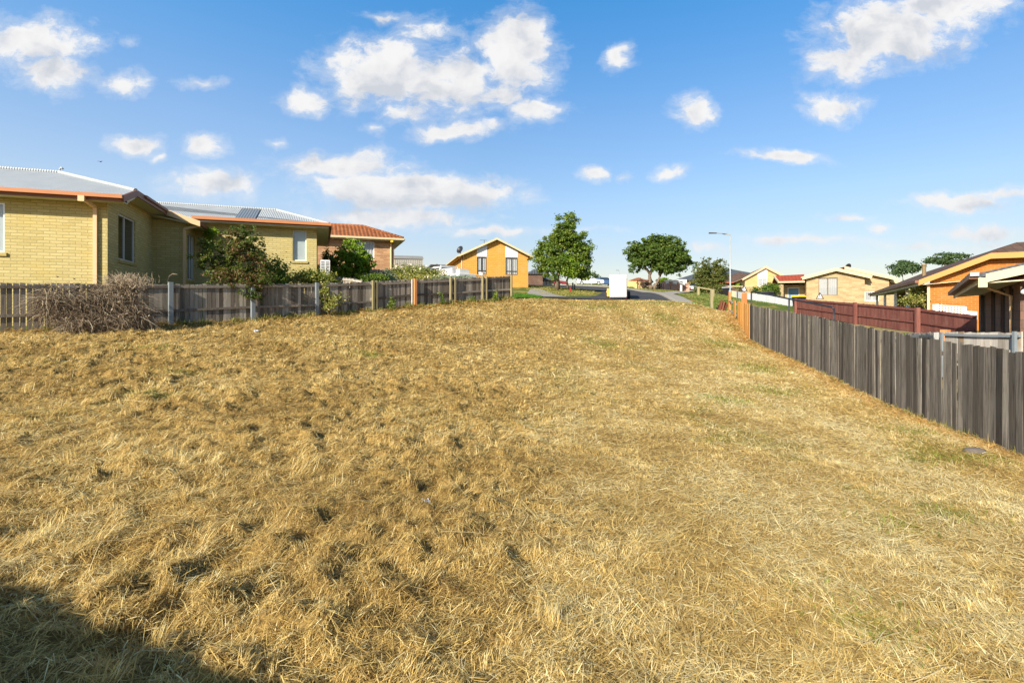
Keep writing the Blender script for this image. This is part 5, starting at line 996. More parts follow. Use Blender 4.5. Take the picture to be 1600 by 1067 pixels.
plant('street_tree', 'wide spreading dark green tree with forked trunks above the brick fence', 'tree', tb, clustered([lobe(1025, 392, 34, 17, 58), lobe(1000, 396, 19, 17, 58), lobe(1058, 398, 22, 18, 58), lobe(1040, 380, 22, 9, 58), lobe(1020, 380, 18, 8, 58), lobe(1047, 372, 7, 6, 58), lobe(1042, 412, 26, 12, 57.5), lobe(1066, 412, 14, 10, 58), lobe(1076, 398, 7, 8, 58), lobe(995, 412, 9, 11, 58), lobe(984, 396, 6, 9, 58), lobe(988, 418, 5, 6, 58), lobe(1050, 424, 18, 7, 57.5), lobe(1002, 422, 6, 6, 58), lobe(1062, 386, 12, 7, 58), lobe(1030, 402, 40, 20, 58), lobe(1015, 410, 18, 12, 57.6), lobe(1034, 420, 16, 8, 57.4)], 230, .66, 5), 36000, .112, 'leaf_deep',
      [W(1016, 425, 58), [W(1016, 430, 58), W(1000, 402, 58)], [W(1016, 428, 58), W(1030, 398, 58)], [tb + Vector((.35, 0, 0)), W(1034, 425, 58)], [W(1030, 430, 58), W(1055, 408, 58)], [W(1030, 428, 58), W(1042, 398, 58)]], clump=.17, shell=.35, trunk=(.30, .14), bark='bark', per=40)
plant('round_shrub', 'big olive green rounded shrub beside the light pole', 'shrub', B(1112, 55, -.1), clustered([lobe(1100, 428, 13, 16, 54), lobe(1124, 428, 11, 15, 54), lobe(1111, 424, 16, 14, 54), lobe(1100, 442, 15, 13, 53.8), lobe(1121, 441, 15, 14, 53.8), lobe(1111, 452, 22, 8, 53.6), lobe(1104, 412, 5, 5, 54), lobe(1123, 413, 4, 5, 54)], 110, .50, 6), 12000, .095, 'leaf_olive', [W(1105, 425, 54), W(1120, 428, 54)], trunk=(.12, .04), clump=.2, shell=.4)
for lab, ls, d, px, leaf, n in (('dark tree far behind the thin pale light pole', [lobe(921, 430, 12, 10, 120), lobe(930, 437, 10, 8, 120), lobe(912, 438, 9, 8, 120)], 120, 921, 'leaf_far', 1500), ('slim dark tree seen past the stout verge trunk', [lobe(866, 437, 4, 7, 105), lobe(868, 431, 3, 5, 105)], 105, 867, 'leaf_far', 400),
                         ('grey green tree rising behind the flue of the brown tiled roof', [lobe(1408, 420, 14, 9, 95), lobe(1424, 418, 12, 8, 95), lobe(1414, 411, 10, 5, 95), lobe(1396, 425, 7, 5, 95)], 95, 1412, 'leaf_far', 2400), ('flat topped grey green tree behind the brown roof slope', [lobe(1478, 401, 16, 5, 100), lobe(1460, 407, 13, 5, 100), lobe(1500, 400, 11, 4, 100), lobe(1488, 408, 20, 5, 100)], 100, 1480, 'leaf_far', 2200),
                         ('bushy bright green tree behind the brick fence with piers', [lobe(1038, 440, 8, 4.5, 80), lobe(1046, 442, 6, 4, 80)], 80, 1041, 'leaf_bright', 900)):
    plant('far_tree', lab, 'tree', B(px, d), ls, n, .0022 * d, leaf, [Vector(ls[0][0])], trunk=(.18, .08), clump=.25, shell=.4)
plant('garden_bush', 'loose bush with pale flower sprays before the verandah of the rust orange house', 'bush', B(1438, 23.2, -.1), [lobe(1440, 462, 16, 12, 22.8), lobe(1425, 470, 12, 8, 23), lobe(1452, 472, 16, 10, 22.5), lobe(1443, 452, 8, 8, 22.8), lobe(1410, 472, 8, 4, 23.4), lobe(1466, 480, 9, 5, 22)], 2400, .05, 'leaf_weed', [W(1440, 455, 22.8), W(1425, 466, 23), W(1453, 468, 22.5)], trunk=(.03, .01), clump=.3)
plant('hedge_bush', 'green hedge bush between the white fence and the cream gabled house', 'bush', B(1198, 49, -.1), [lobe(1190, 454, 13, 7, 47), lobe(1204, 450, 11, 8, 47.2), lobe(1213, 454, 5, 9, 47.4)], 2600, .08, 'leaf_mid', [W(1200, 450, 47)], trunk=(.05, .02), shell=.5)
plant('far_bush', 'yellow green bush under the gutter of the brown tiled house', 'bush', B(1158, 78, -.1), [lobe(1160, 446, 9, 3.5, 78), lobe(1152, 447, 5, 3, 78)], 700, .12, 'leaf_bright', [W(1160, 445, 78)], trunk=(.05, .02))
for px, lab in ((1026, 'dark purple hedge behind the first brick pier'), (1042, 'dark purple hedge between the brick piers'), (1005, 'dark hedge behind the low wire fence')):
    q = B(px, 67, 0); plant('purple_hedge', lab, 'hedge', q, [(tuple(q + Vector((0, 0, .6))), (.75, .5, .6)), (tuple(q + Vector((.6, 0, .45))), (.5, .5, .5))], 800, .09, 'leaf_purple', [q + Vector((0, 0, .8))], trunk=(.04, .02), group='dark hedges on the far verge')
q = B(1086, 30.8); plant('kerb_weed', 'tiny bright weed at the kerb edge of the cut grass', 'weed', q, [(tuple(q + Vector((0, 0, .12))), (.13, .1, .13))], 130, .04, 'leaf_bright', [q + Vector((0, 0, .2))], trunk=(.008, .004), stem_name='stem')
# dead bramble heaped on the grey fence: thousands of dry arching stems
root = thing('dry_bramble', 'tangled heap of dry brown bramble stems swallowing the grey fence', 'bramble', W(150, 520, 14.3)); V_, sz_, lp_, rr_ = [], [], [], []; off = 0
hs_ = [lobe(175, 474, 44, 36, 14.75, .5), lobe(110, 474, 40, 36, 14.2, .5), lobe(205, 476, 28, 40, 15.0, .6), lobe(145, 476, 40, 36, 14.5, .5), lobe(190, 448, 24, 10, 15.0, .6), lobe(120, 500, 50, 20, 14.1, .5), lobe(180, 502, 45, 18, 14.6, .5), lobe(215, 498, 28, 18, 15.1, .5), lobe(75, 470, 26, 30, 13.95, .35)]
b = MB()
for k in range(4600):
    c, r = random.choice(hs_); v = Vector((random.gauss(0, 1), random.gauss(0, 1), random.gauss(0, 1))).normalized() * random.uniform(.2, .95); p = Vector(c) + Vector((v.x * r[0], v.y * r[1], v.z * r[2])); a = random.uniform(0, 6.28); dr = Vector((math.cos(a), math.sin(a) * .6, random.uniform(-.7, .5))).normalized(); pts = [p.copy()]; L_ = random.uniform(.2, .7) / 4
    for s_ in range(4): dr = (dr + Vector((random.gauss(0, .22), random.gauss(0, .22), random.gauss(-.22, .2)))).normalized(); p = p + dr * L_; pts.append(p.copy())
    rd = random.uniform(.003, .0065); b.tube(pts, [rd, rd, rd * .9, rd * .75, rd * .4], 3, False)
b.build('stems', 'twig', root)
b = MB()
for k in range(420):     # pale sprays on its crest and lone stalks
    p = W(random.gauss(198, 17), random.uniform(436, 452), 14.9 + random.uniform(-.3, .3)); pts = [p]; dr = Vector((random.gauss(0, .5), random.gauss(0, .3), 1)).normalized()
    for s_ in range(3): dr = (dr + Vector((random.gauss(0, .3), random.gauss(0, .3), -.08))).normalized(); p = p + dr * random.uniform(.05, .11); pts.append(p)
    b.tube(pts, [.006, .005, .004, .002], 3, False, r=random.uniform(.7, 1))
b.build('stems', 'twig', root)
P_, N_ = crown_points(hs_[:2] + hs_[4:], 900, .3, .6); np_mesh('dry_leaves', leaf_quads(P_, N_, .03), np.full(len(P_), 4), np.arange(len(P_) * 4), 'twig', root, face_attr=RNG.random(len(P_)))
p = W(264, 444, 16.8); o = thing('seed_stalk', 'arching pale grass seed stalk above the grey steel fence post', 'grass stalk', B(264, 16.9)); b = MB(); b.tube([B(264, 16.9), W(262, 440, 16.9), W(264, 432, 16.9), W(270, 428, 16.9), W(277, 429, 16.9)], [.008, .007, .012, .02, .008], 4); b.build('stalk', 'twig', o)

# ------------------------------------------------------------------ vehicles and street furniture
def wheel(root, c, axis, r, wd):
    b = MB(); b.disc(c, axis, [(r * .62, -wd / 2), (r * .94, -wd / 2), (r, -wd * .3), (r, wd * .3), (r * .94, wd / 2), (r * .62, wd / 2)], 20); w = b.build('wheel', 'rubber', root, smooth=False)
    b = MB(); b.disc(c, axis, [(r * .6, -wd * .52), (r * .55, -wd * .40), (r * .15, -wd * .46), (r * .15, wd * .46), (r * .55, wd * .40), (r * .6, wd * .52)], 14); b.build('rim', 'galv', w)
def vehicle(name, label, cat, pos, yaw, body, cabin, width, paint, wheels, rear=True, group=None, lamps=None):
    """side profiles in metres: x forward from the tail, z up"""
    root = thing(name, label, cat, pos, group); c, s = math.cos(yaw), math.sin(yaw); T = lambda x, y, z: Vector((pos[0] + x * c - y * s, pos[1] + x * s + y * c, pos[2] + z)); h = width / 2
    b = MB()
    for prof in body:
        n = len(prof); k = len(b.v); zt = max(z for _, z in prof)
        for sd in (-1, 1): b.v += [T(x, sd * h * (1 - .05 * (z > .75 * zt)), z) for x, z in prof]
        b.f.append(tuple(range(k, k + n))); b.f.append(tuple(range(k + 2 * n - 1, k + n - 1, -1))); b.r += [.5, .5]
        for i in range(n): b.f.append((k + i, k + n + i, k + n + (i + 1) % n, k + (i + 1) % n)); b.r.append(.5)
    if cabin:
        x = cabin; zb, zt = x['z']; B_ = [(x['b'][0], 1, zb), (x['b'][1], 1, zb), (x['t'][1], .82, zt), (x['t'][0], .82, zt)]; k = len(b.v)
        for sd in (-1, 1): b.v += [T(px_, sd * h * .97 * f, z) for px_, f, z in B_]
        for f in ((0, 1, 2, 3), (7, 6, 5, 4), (0, 4, 5, 1), (1, 5, 6, 2), (2, 6, 7, 3), (3, 7, 4, 0)): b.f.append(tuple(k + i for i in f)); b.r.append(.5)
    bo = b.build('body', paint, root); md = bo.modifiers.new('soft_edges', 'BEVEL'); md.width = .04; md.segments = 2; md.limit_method = 'ANGLE'
    if cabin:
        lerp = lambda p, q, t: tuple(a + (e - a) * t for a, e in zip(p, q)); zl, zh = .12, .86
        for sd in (-1, 1):
            e = [T(px_, sd * (h * .97 * f + .012), z) for px_, f, z in (lerp(B_[0], B_[3], zl), lerp(B_[1], B_[2], zl), lerp(B_[1], B_[2], zh), lerp(B_[0], B_[3], zh))]; ctr = sum(e, Vector()) / 4; g = MB(); g.poly([ctr + (p - ctr) * .9 for p in e]); g.build('side_window', 'tinted_solid', root)
        for i, j, nm in ((0, 3, 'rear_window'), (1, 2, 'windscreen')):
            a, d = lerp(B_[i], B_[j], zl), lerp(B_[i], B_[j], zh); o_ = -.012 if i == 0 else .012; g = MB(); g.poly([T(a[0] + o_, -h * .86 * a[1], a[2]), T(a[0] + o_, h * .86 * a[1], a[2]), T(d[0] + o_, h * .86 * d[1], d[2]), T(d[0] + o_, -h * .86 * d[1], d[2])]); g.build(nm, 'tinted_solid', root)
    ax = T(0, 1, 0) - T(0, 0, 0)
    for wx in wheels:
        for sd in (-1, 1): wheel(root, T(wx, sd * (h - .09), .33), ax, .33, .2)
    if lamps:
        for sd in (-1, 1): g = MB(); g.box(T(lamps[0], sd * (h - .16), lamps[1]), (.06, .22, .2), yaw); g.build('tail_lamp', 'lamp_red', root)
        g = MB(); g.box(T(.0, 0, .48), (.10, width * .95, .22), yaw); g.build('bumper', 'black', root)
    return root, T
M['tinted_solid'] = m_plain('car_glass', (.03, .04, .05), .08, .02, spec=.8)
CAR = [(.05, .25), (4.15, .25), (4.3, .5), (4.2, .82), (3.1, .95), (.1, .98), (0, .6)]
pos = W(731, 446, 37.6); pos.z = gz(pos.x, pos.y) + .05
UT = [[(2.15, .35), (4.85, .35), (5.0, .6), (4.9, .95), (3.75, 1.08), (2.15, 1.08)], [(0, .62), (2.12, .62), (2.12, 1.08), (0, 1.08)]]
pos.z = Zp(438, 37.6) - .62
root, T = vehicle('utility_truck', 'white utility truck with tray and toolboxes parked before the golden gable house', 'truck', pos, math.radians(137), UT, {'z': (1.07, 1.72), 'b': (2.2, 3.85), 't': (2.25, 3.1)}, 1.75, 'car_white', (.85, 4.05))
b = MB(); b.box(T(1.45, 0, 1.30), (1.2, 1.5, .40), math.radians(137)); b.build('canopy_box', 'car_white', root); b = MB(); b.box(T(.45, .1, 1.25), (.4, .9, .30), math.radians(137)); b.build('toolbox', 'offwhite', root)
b = MB(); b.bar(T(2.05, -.8, 1.1), T(2.05, -.8, 1.75), .06, .06); b.bar(T(2.05, .8, 1.1), T(2.05, .8, 1.75), .06, .06); b.bar(T(2.05, -.8, 1.75), T(2.05, .8, 1.75), .06, .06); b.build('headboard', 'car_white', root)
q = W(752, 437, 38.5); o = thing('bbq_table', 'small brown bench with a tub under the first curtained window', 'bench', (q.x, q.y, gz(q.x, q.y))); b = MB(); b.box(Vector((q.x, q.y, q.z + .28)), (.7, .5, .06)); z0 = gz(q.x, q.y) - .1
for sx in (-.3, .3):
    for sy in (-.2, .2): b.bar((q.x + sx, q.y + sy, z0), (q.x + sx, q.y + sy, q.z + .26), .05, .05)
b.build('bench_top', 'bark_pale', o); b = MB(); b.disc(Vector((q.x, q.y, q.z + .31)), (0, 0, 1), [(.16, 0), (.2, .22), (.17, .22), (.14, .03)], 12); b.build('tub', 'offwhite', o)
# enclosed white trailer
d0 = 36.0; q = W(965.7, 468, d0); zg = gz(q.x, q.y) + .035; zb_, zt_ = Zp(464.3, d0), Zp(429.3, d0); root = thing('box_trailer', 'plain white enclosed box trailer parked on the road seen from behind', 'trailer', (q.x, q.y, zg)); hw = 26.4 / FPX * d0 / 2
TF = Fr(q.x, q.y, -math.degrees(math.atan2(q.x, q.y))); ta = math.radians(TF.deg); zc = (zb_ + zt_) / 2; hz_ = zt_ - zb_
b = MB(); b.box(TF(0, 1.2, zc), (hw * 2, 2.3, hz_), ta); bo = b.build('box_body', 'car_white', root); md = bo.modifiers.new('soft_edges', 'BEVEL'); md.width = .03; md.segments = 2
b = MB(); b.box(TF(0, .035, zc), (hw * 2 - .10, .03, hz_ - .10), ta); b.build('rear_door', 'white', root)
b = MB(); b.box(TF(hw - .10, .012, zc), (.03, .02, hz_ * .8), ta); b.box(TF(hw - .13, .005, zc - .1), (.10, .02, .04), ta); b.build('door_latch', 'galv', root)
b = MB()
for sx in (-1, 1): b.box(TF(sx * (hw + .014), .10, zc - .10), (.03, .10, hz_ - .30), ta)
b.build('corner_trim', 'dark_alu', root); b = MB(); b.box(TF(0, .95, zb_ - .05), (hw * 2 - .1, 2.6, .08), ta); b.bar(TF(0, 2.2, zb_ - .05), TF(0, 3.6, zb_ - .1), .09, .09); b.build('chassis', 'black', root)
for sx in (-1, 1): wheel(root, TF(sx * (hw + .16), 1.1, zg + .28), TF(1, 0, 0) - TF(0, 0, 0), .28, .2)
for sx, mt_ in ((-1, 'amber'), (1, 'black')):
    b = MB(); b.prism([TF(sx * (hw + .03), 1.3 + k1, zg + k2) for k1, k2 in ((-.42, .25), (-.34, .60), (.34, .60), (.42, .25), (.36, .25), (.29, .55), (-.29, .55), (-.36, .25))], TF(sx * .2, 0, 0) - TF(0, 0, 0)); b.build('mudguard', mt_, root)
b = MB(); b.box(TF(-hw - .10, .82, zg + .50), (.17, .03, .56), ta); o = b.build('mud_flap', 'amber', root); o['label'] = 'yellow orange side flap'
for sx in (-1, 1): b = MB(); b.box(TF(sx * (hw - .06), -.02, zb_ - .10), (.14, .04, .10), ta); b.build('tail_lamp', 'lamp_red', root)
for sx in (-1, 1): b = MB(); b.bar(TF(sx * (hw - .05), .2, zb_), TF(sx * (hw - .05), .2, zg), .04, .04); b.build('prop_stand', 'rust_timber', root)
# parked cars far up the street
def car_at(px, py, d, yaw, label, paint, **k):
    pos = W(px, py, d); return vehicle('parked_car', label, 'car', pos, yaw, [CAR], {'z': (.95, 1.45), 'b': (.35, 3.05), 't': (.75, 2.2)}, 1.72, paint, (.75, 3.4), **k)
car_at(901, 446.0, 84, math.radians(-4), 'white hatchback parked beyond the grassy bank by the thin pole', 'car_white', group='cars parked along the street')
car_at(929, 446.3, 92, math.radians(20), 'blue car half hidden behind the white hatchback beyond the bank', 'car_blue', group='cars parked along the street')
car_at(833, 450.0, 66, math.radians(10), 'maroon car parked beside the grey roofed porch', 'car_red', group='cars parked along the street')
car_at(1086, 457.5, 78, math.radians(80), 'white car seen from behind in the driveway beside the round shrub', 'car_white', lamps=(.0, .72), group='cars parked along the street')
pos = W(1066, 455.5, 86); vehicle('parked_van', 'white van with a dark door facing the brick fence', 'van', pos, math.radians(95), [[(0, .3), (4.4, .3), (4.5, .9), (3.9, 1.15), (3.3, 1.95), (.05, 1.98)]], {'z': (1.1, 1.8), 'b': (.1, 3.6), 't': (.15, 3.25)}, 1.7, 'car_white', (.8, 3.5), lamps=(.0, .9))
# pink brick fence with piers on the far verge
o = thing('brick_fence', 'low pink brick fence with piers under the wide spreading tree', 'fence', B(1037, 63)); ends = [B(1037, 64), B(1048, 62), B(1061, 60.5), B(1074, 59)]
for a, c in zip(ends, ends[1:]): b = MB(); b.bar(a + Vector((0, 0, .4)), c + Vector((0, 0, .4)), .11, .86); b.build('brick_panel', 'pink_brick', o)
for a in ends: b = MB(); b.box(a + Vector((0, 0, .45)), (.36, .36, 1.1)); b.box(a + Vector((0, 0, 1.03)), (.42, .42, .06)); b.build('pier', 'pink_brick', o)
o = thing('letterbox', 'white letterbox standing at the end of the pink brick fence', 'letterbox', B(1064, 58.6)); q = B(1064, 58.6); b = MB(); b.box(q + Vector((0, 0, .4)), (.2, .2, .9)); b.build('pillar', 'white', o); b = MB(); b.box(q + Vector((0, 0, .95)), (.34, .34, .26)); b.prism([q + Vector((-.2, -.2, 1.08)), q + Vector((.2, -.2, 1.08)), q + Vector((0, -.2, 1.2))], (0, .4, 0)); b.build('box', 'white', o)
o = thing('steel_fence', 'slate blue metal panel fence behind the far brick fence', 'fence', B(1042, 72)); b = MB(); a, c = B(1038, 73), B(1060, 71); b.bar(a + Vector((0, 0, .8)), c + Vector((0, 0, .8)), .05, 1.5); b.build('panel', 'slate_tile', o); b = MB(); b.bar(a + Vector((0, 0, 1.58)), c + Vector((0, 0, 1.58)), .09, .06); b.build('top_rail', 'dark_alu', o)
o = thing('wire_fence', 'dark wire and post fence in front of the far dark hedge', 'fence', B(997, 64)); a, c = B(996, 66), B(1013, 64)
for t in (0, .5, 1): b = MB(); q = a.lerp(c, t); b.box(q + Vector((0, 0, .5)), (.09, .09, 1.1)); b.build('post', 'rust_timber', o)
b = MB()
for k in range(4): b.bar(a + Vector((0, 0, .2 + .27 * k)), c + Vector((0, 0, .2 + .27 * k)), .03, .05 if k == 3 else .025)
for k in range(14): q = a.lerp(c, k / 13); b.bar(q + Vector((0, 0, .1)), q + Vector((0, 0, 1.0)), .025, .025)
b.build('wire_mesh', 'dark_alu', o)
# chain fence with cream top rail by the light pole
o = thing('mesh_fence', 'black mesh fence with a cream top rail behind the light pole', 'fence', W(1156, 460, 62)); a, c = W(1137, 460, 62), W(1177, 460, 62); b = MB(); ht = 12.5 / FPX * 62; b.bar(a + Vector((0, 0, ht)), c + Vector((0, 0, ht)), .08, .09); b.build('top_rail', 'ivory', o); b = MB()
for k in range(26): q = a.lerp(c, k / 25); b.bar(q, q + Vector((0, 0, ht)), .03, .03)
b.bar(a + Vector((0, 0, .1)), c + Vector((0, 0, .1)), .04, .04); b.build('bars', 'black', o)
# wheelie bins
def bin_(px, py, d, label, lid, yaw=.3):
    q = W(px, py, d); z0 = gz(q.x, q.y); z1 = q.z; hh = max(.85, z1 - z0); z0 = z1 - hh; o = thing('wheelie_bin', label, 'bin', (q.x, q.y, z0), 'wheelie bins in the front yards'); b = MB(); c, s = math.cos(yaw), math.sin(yaw); T = lambda x, y, z: Vector((q.x + x * c - y * s, q.y + x * s + y * c, z))
    b.hexa([T(-.22, -.24, z0), T(.22, -.24, z0), T(.22, .24, z0), T(-.22, .24, z0), T(-.30, -.34, z1), T(.30, -.34, z1), T(.30, .34, z1), T(-.30, .34, z1)]); b.build('bin_body', 'black', o)
    b = MB(); b.hexa([T(-.33, -.38, z1 + .003), T(.33, -.38, z1 + .003), T(.33, .38, z1 + .003), T(-.33, .38, z1 + .003), T(-.28, -.30, z1 + .1), T(.28, -.30, z1 + .1), T(.30, .36, z1 + .12), T(-.30, .36, z1 + .12)]); b.build('bin_lid', lid, o)
    for sx in (-1, 1): wheel(o, T(sx * .24, .28, z0 + .1), T(1, 0, 0) - T(0, 0, 0), .1, .05)
bin_(1136, 450.2, 51, 'dark bin with a pale lid beside the light pole', 'galv'); bin_(1200.5, 457.2, 46, 'black bin with a grey lid behind the white fence', 'dark_alu'); bin_(1248, 464.0, 37.5, 'bin with a yellow lid behind the corner of the red brown fence', 'yellow')
# lights and posts
def street_light(px, d, ytop, xhead, label, r=.055, arm=True):
    q = B(px, d); o = thing('street_light', label, 'street light', q); zt = Zp(ytop, d); b = MB(); b.tube([q + Vector((0, 0, -.2)), q + Vector((0, 0, (zt - q.z) * .15)), Vector((q.x, q.y, zt))], [r * 1.5, r * 1.2, r * .75], 10); b.build('pole', 'galv', o, smooth=True)
    b = MB(); b.tube([q + Vector((0, 0, -.1)), q + Vector((0, 0, .55))], r * 2.2, 10); b.build('base_sleeve', 'galv', o)
    hx = K(xhead, d); sg = 1 if hx > q.x else -1; L_ = abs(hx - q.x); e = Vector((hx, q.y - .3, zt + .08))
    b = MB(); b.tube([Vector((q.x, q.y, zt - .05)), Vector((q.x + sg * L_ * .12, q.y, zt + .07)), e - Vector((sg * L_ * .3, 0, 0))], [r * .9, r * .8, r * .55], 8); b.hexa([Vector((q.x + sg * .03, q.y - .04, zt - .09)), Vector((q.x + sg * L_ * .35, q.y - .04, zt + .02)), Vector((q.x + sg * L_ * .35, q.y + .04, zt + .02)), Vector((q.x + sg * .03, q.y + .04, zt - .09)), Vector((q.x + sg * .03, q.y - .04, zt + .03)), Vector((q.x + sg * L_ * .35, q.y - .04, zt + .07)), Vector((q.x + sg * L_ * .35, q.y + .04, zt + .07)), Vector((q.x + sg * .03, q.y + .04, zt + .03))]); b.build('arm', 'galv', o)
    a = e - Vector((sg * L_ * .33, 0, 0)); b = MB(); w_ = .11; b.hexa([a + Vector((0, -w_ * .6, -.05)), e + Vector((0, -w_, -.05)), e + Vector((0, w_, -.05)), a + Vector((0, w_ * .6, -.05)), a + Vector((0, -w_ * .5, .04)), e + Vector((0, -w_ * .7, .06)), e + Vector((0, w_ * .7, .06)), a + Vector((0, w_ * .5, .04))]); b.build('lamp_head', 'dark_alu', o)
street_light(1141, 48, 366.5, 1106, 'tall galvanised street light with a single arm by the white fence', .06)
street_light(924.5, 78, 388, 905, 'slender pale street light up the road beside the dense verge tree', .05)
street_light(967.5, 140, 423, 962.5, 'small distant street light peeking over the white trailer', .09)
for px, d, h_, mt, lab, rr in ((891.5, 40.6, .36, 'lamp_red', 'short red marker post on the verge by the thin trunk', .07), (895, 44, .62, 'steel_post', 'dark steel bollard in the tree shade beside the red marker', .06), (898, 46, .5, 'black', 'black bollard in the tree shade farther along the verge', .05)):
    q = B(px, d); o = thing('bollard', lab, 'bollard', q, 'posts on the tree verge'); b = MB(); b.disc(q, (0, 0, 1), [(rr, -.1), (rr, h_ * .9), (rr * .7, h_)], 12); b.build('post', mt, o); b = MB(); b.disc(q + Vector((0, 0, h_ * .72)), (0, 0, 1), [(rr + .004, 0), (rr + .004, .07)], 12); b.build('band', 'rust_timber', o)
# bird high over the yellow brick house
q = W(157, 253, 40); b = MB(); 
for s in (-1, 1): b.prism([q + Vector((0, .03, 0)), q + Vector((s * .11, .06, .05)), q + Vector((s * .24, -.02, .02)), q + Vector((s * .10, -.05, .03)), q + Vector((0, -.05, 0))], (0, 0, .012))
b.blob(q, (.035, .10, .03), 2, 6, 8, .05); tag(b.build('bird', 'black', base=q), 'small dark bird gliding over the yellow brick house', 'bird')

# ------------------------------------------------------------------ garage behind the viewpoint: its gable throws the shadow in the corner
F = Fr(-5.38, -1.8, -16.2); gzb = gz(-5.0, -3); hp = 2.72 + -1.45 ; k = .085; h = thing('garage', 'low gabled garage whose shadow falls across the corner of the straw', 'garage', F(0, -2, gzb)); w = MB()
w.poly([F(-3.2, -.3, gzb - .5), F(-3.2, -.3, hp - 3.2 * k - .1), F(0, -.3, hp - .1), F(3.2, -.3, hp - 3.2 * k - .1), F(3.2, -.3, gzb - .5)]); wall(w, F, -3.2, -.3, -3.2, -6, gzb - .5, hp - .4); wall(w, F, 3.2, -6, 3.2, -.3, gzb - .5, hp - .4); wall(w, F, -3.2, -6, 3.2, -6, gzb - .5, hp - .4); w.build('wall', 'yellow_brick', h)
roof_part(h, [[F(-3.4, 0, hp - 3.4 * k), F(0, 0, hp), F(0, -6.3, hp), F(-3.4, -6.3, hp - 3.4 * k)], [F(0, 0, hp), F(3.4, 0, hp - 3.4 * k), F(3.4, -6.3, hp - 3.4 * k), F(0, -6.3, hp)]], 'zinc')
g = MB(); g.bar(F(-3.4, .02, hp - 3.4 * k - .08), F(0, .02, hp - .08), .04, .16); g.bar(F(0, .02, hp - .08), F(3.4, .02, hp - 3.4 * k - .08), .04, .16); g.build('barge_board', 'gutter', h)
d = MB(); d.hexa([F(-1.2, -.28, gzb), F(1.2, -.28, gzb), F(1.2, -.22, gzb), F(-1.2, -.22, gzb), F(-1.2, -.28, gzb + 2.05), F(1.2, -.28, gzb + 2.05), F(1.2, -.22, gzb + 2.05), F(-1.2, -.22, gzb + 2.05)]); d.build('door', 'offwhite', h)

# ------------------------------------------------------------------ sky, sun, camera
wd_ = bpy.data.worlds.new('World'); SC.world = wd_; wd_.use_nodes = True; nt = wd_.node_tree; nt.nodes.clear()
sky = nd(nt, 'ShaderNodeTexSky', sky_type='NISHITA', sun_disc=False, sun_elevation=SUN_EL, sun_rotation=math.atan2(-SUN_H[0], -SUN_H[1]) % (2 * math.pi), altitude=50.0, air_density=1.0, dust_density=.6, ozone_density=1.6)
co = nd(nt, 'ShaderNodeTexCoord').outputs['Generated']; sp = nd(nt, 'ShaderNodeSeparateXYZ', inp={0: co})
def mt(op, a, b=None, c=None, clamp=False):
    n = nd(nt, 'ShaderNodeMath', operation=op, use_clamp=clamp)
    for i, v in enumerate((a, b, c)):
        if v is None: continue
        if isinstance(v, (int, float)): n.inputs[i].default_value = v
        else: nt.links.new(v, n.inputs[i])
    return n.outputs[0]
yy = mt('MAXIMUM', sp.outputs[1], .02); pu = mt('DIVIDE', sp.outputs[0], yy); pv = mt('DIVIDE', sp.outputs[2], yy)
pc = nd(nt, 'ShaderNodeCombineXYZ', inp={0: pu, 1: pv}).outputs[0]
wn = nd(nt, 'ShaderNodeTexNoise', inp={'Scale': 7.0, 'Detail': 4.0, 'Roughness': .6, 'Vector': pc}).outputs['Color']
pw = nd(nt, 'ShaderNodeVectorMath', operation='MULTIPLY_ADD', inp={0: wn, 1: (.085, .06, 0.), 2: pc}).outputs[0]
pw = nd(nt, 'ShaderNodeVectorMath', operation='SUBTRACT', inp={0: pw, 1: (.0425, .03, 0.)}).outputs[0]
CL = [(52, 62, 105, 45, 1), (85, 110, 66, 36, .9), (196, 128, 46, 24, .75), (204, 61, 20, 10, .5), (203, 222, 50, 20, .85), (322, 227, 40, 20, .85), (431, 220, 24, 11, .6), (330, 286, 80, 26, .8),
      (600, 112, 120, 60, 1.1), (700, 125, 110, 60, 1.05), (805, 85, 70, 66, 1.1), (830, 168, 58, 24, .85), (478, 160, 46, 20, .95), (672, 42, 60, 24, .7), (715, 205, 80, 19, .95), (640, 175, 60, 24, .7), (775, 140, 60, 40, .8),
      (535, 258, 120, 26, .85), (650, 302, 185, 36, 1.25), (520, 285, 60, 14, .6), (610, 345, 165, 18, .9), (770, 302, 60, 20, .8), (970, 85, 26, 26, .75), (1087, 175, 40, 30, .85), (924, 272, 30, 15, .8), (972, 275, 18, 9, .5), (1045, 268, 36, 15, .85), (1228, 245, 80, 11, .85),
      (1390, 55, 130, 58, 1.15), (1330, 95, 80, 40, 1), (1480, 15, 110, 42, 1), (1298, 167, 62, 27, .95), (1495, 315, 115, 17, .9), (1560, 302, 60, 14, .7), (1318, 342, 44, 10, .7), (1535, 362, 90, 13, .75), (1375, 358, 28, 10, .75), (1250, 378, 140, 10, .6), (780, 366, 130, 10, .6), (560, 345, 60, 12, .6), (910, 362, 60, 6, .45), (600, 24, 44, 12, .55), (318, 126, 40, 10, .5), (580, 200, 22, 10, .55), (245, 242, 16, 7, .5), (1110, 385, 100, 8, .5), (1450, 385, 120, 8, .5), (1560, 380, 60, 8, .5)]
Fm = None; Fb = None
for cx, cy, rx, ry, s in CL:
    rx, ry = rx * 1.12, ry * 1.16; ix, iy = FPX / rx, FPX / ry; u0, v0 = (cx - CX) / FPX, (CY - cy) / FPX
    q = nd(nt, 'ShaderNodeVectorMath', operation='MULTIPLY_ADD', inp={0: pw, 1: (ix, iy, 0.), 2: (-u0 * ix, -v0 * iy, 0.)})
    l = nd(nt, 'ShaderNodeVectorMath', operation='LENGTH', inp={0: q.outputs[0]}).outputs['Value']
    v = mt('MULTIPLY_ADD', l, -s, s); Fm = v if Fm is None else mt('SMOOTH_MAX', Fm, v, .12)
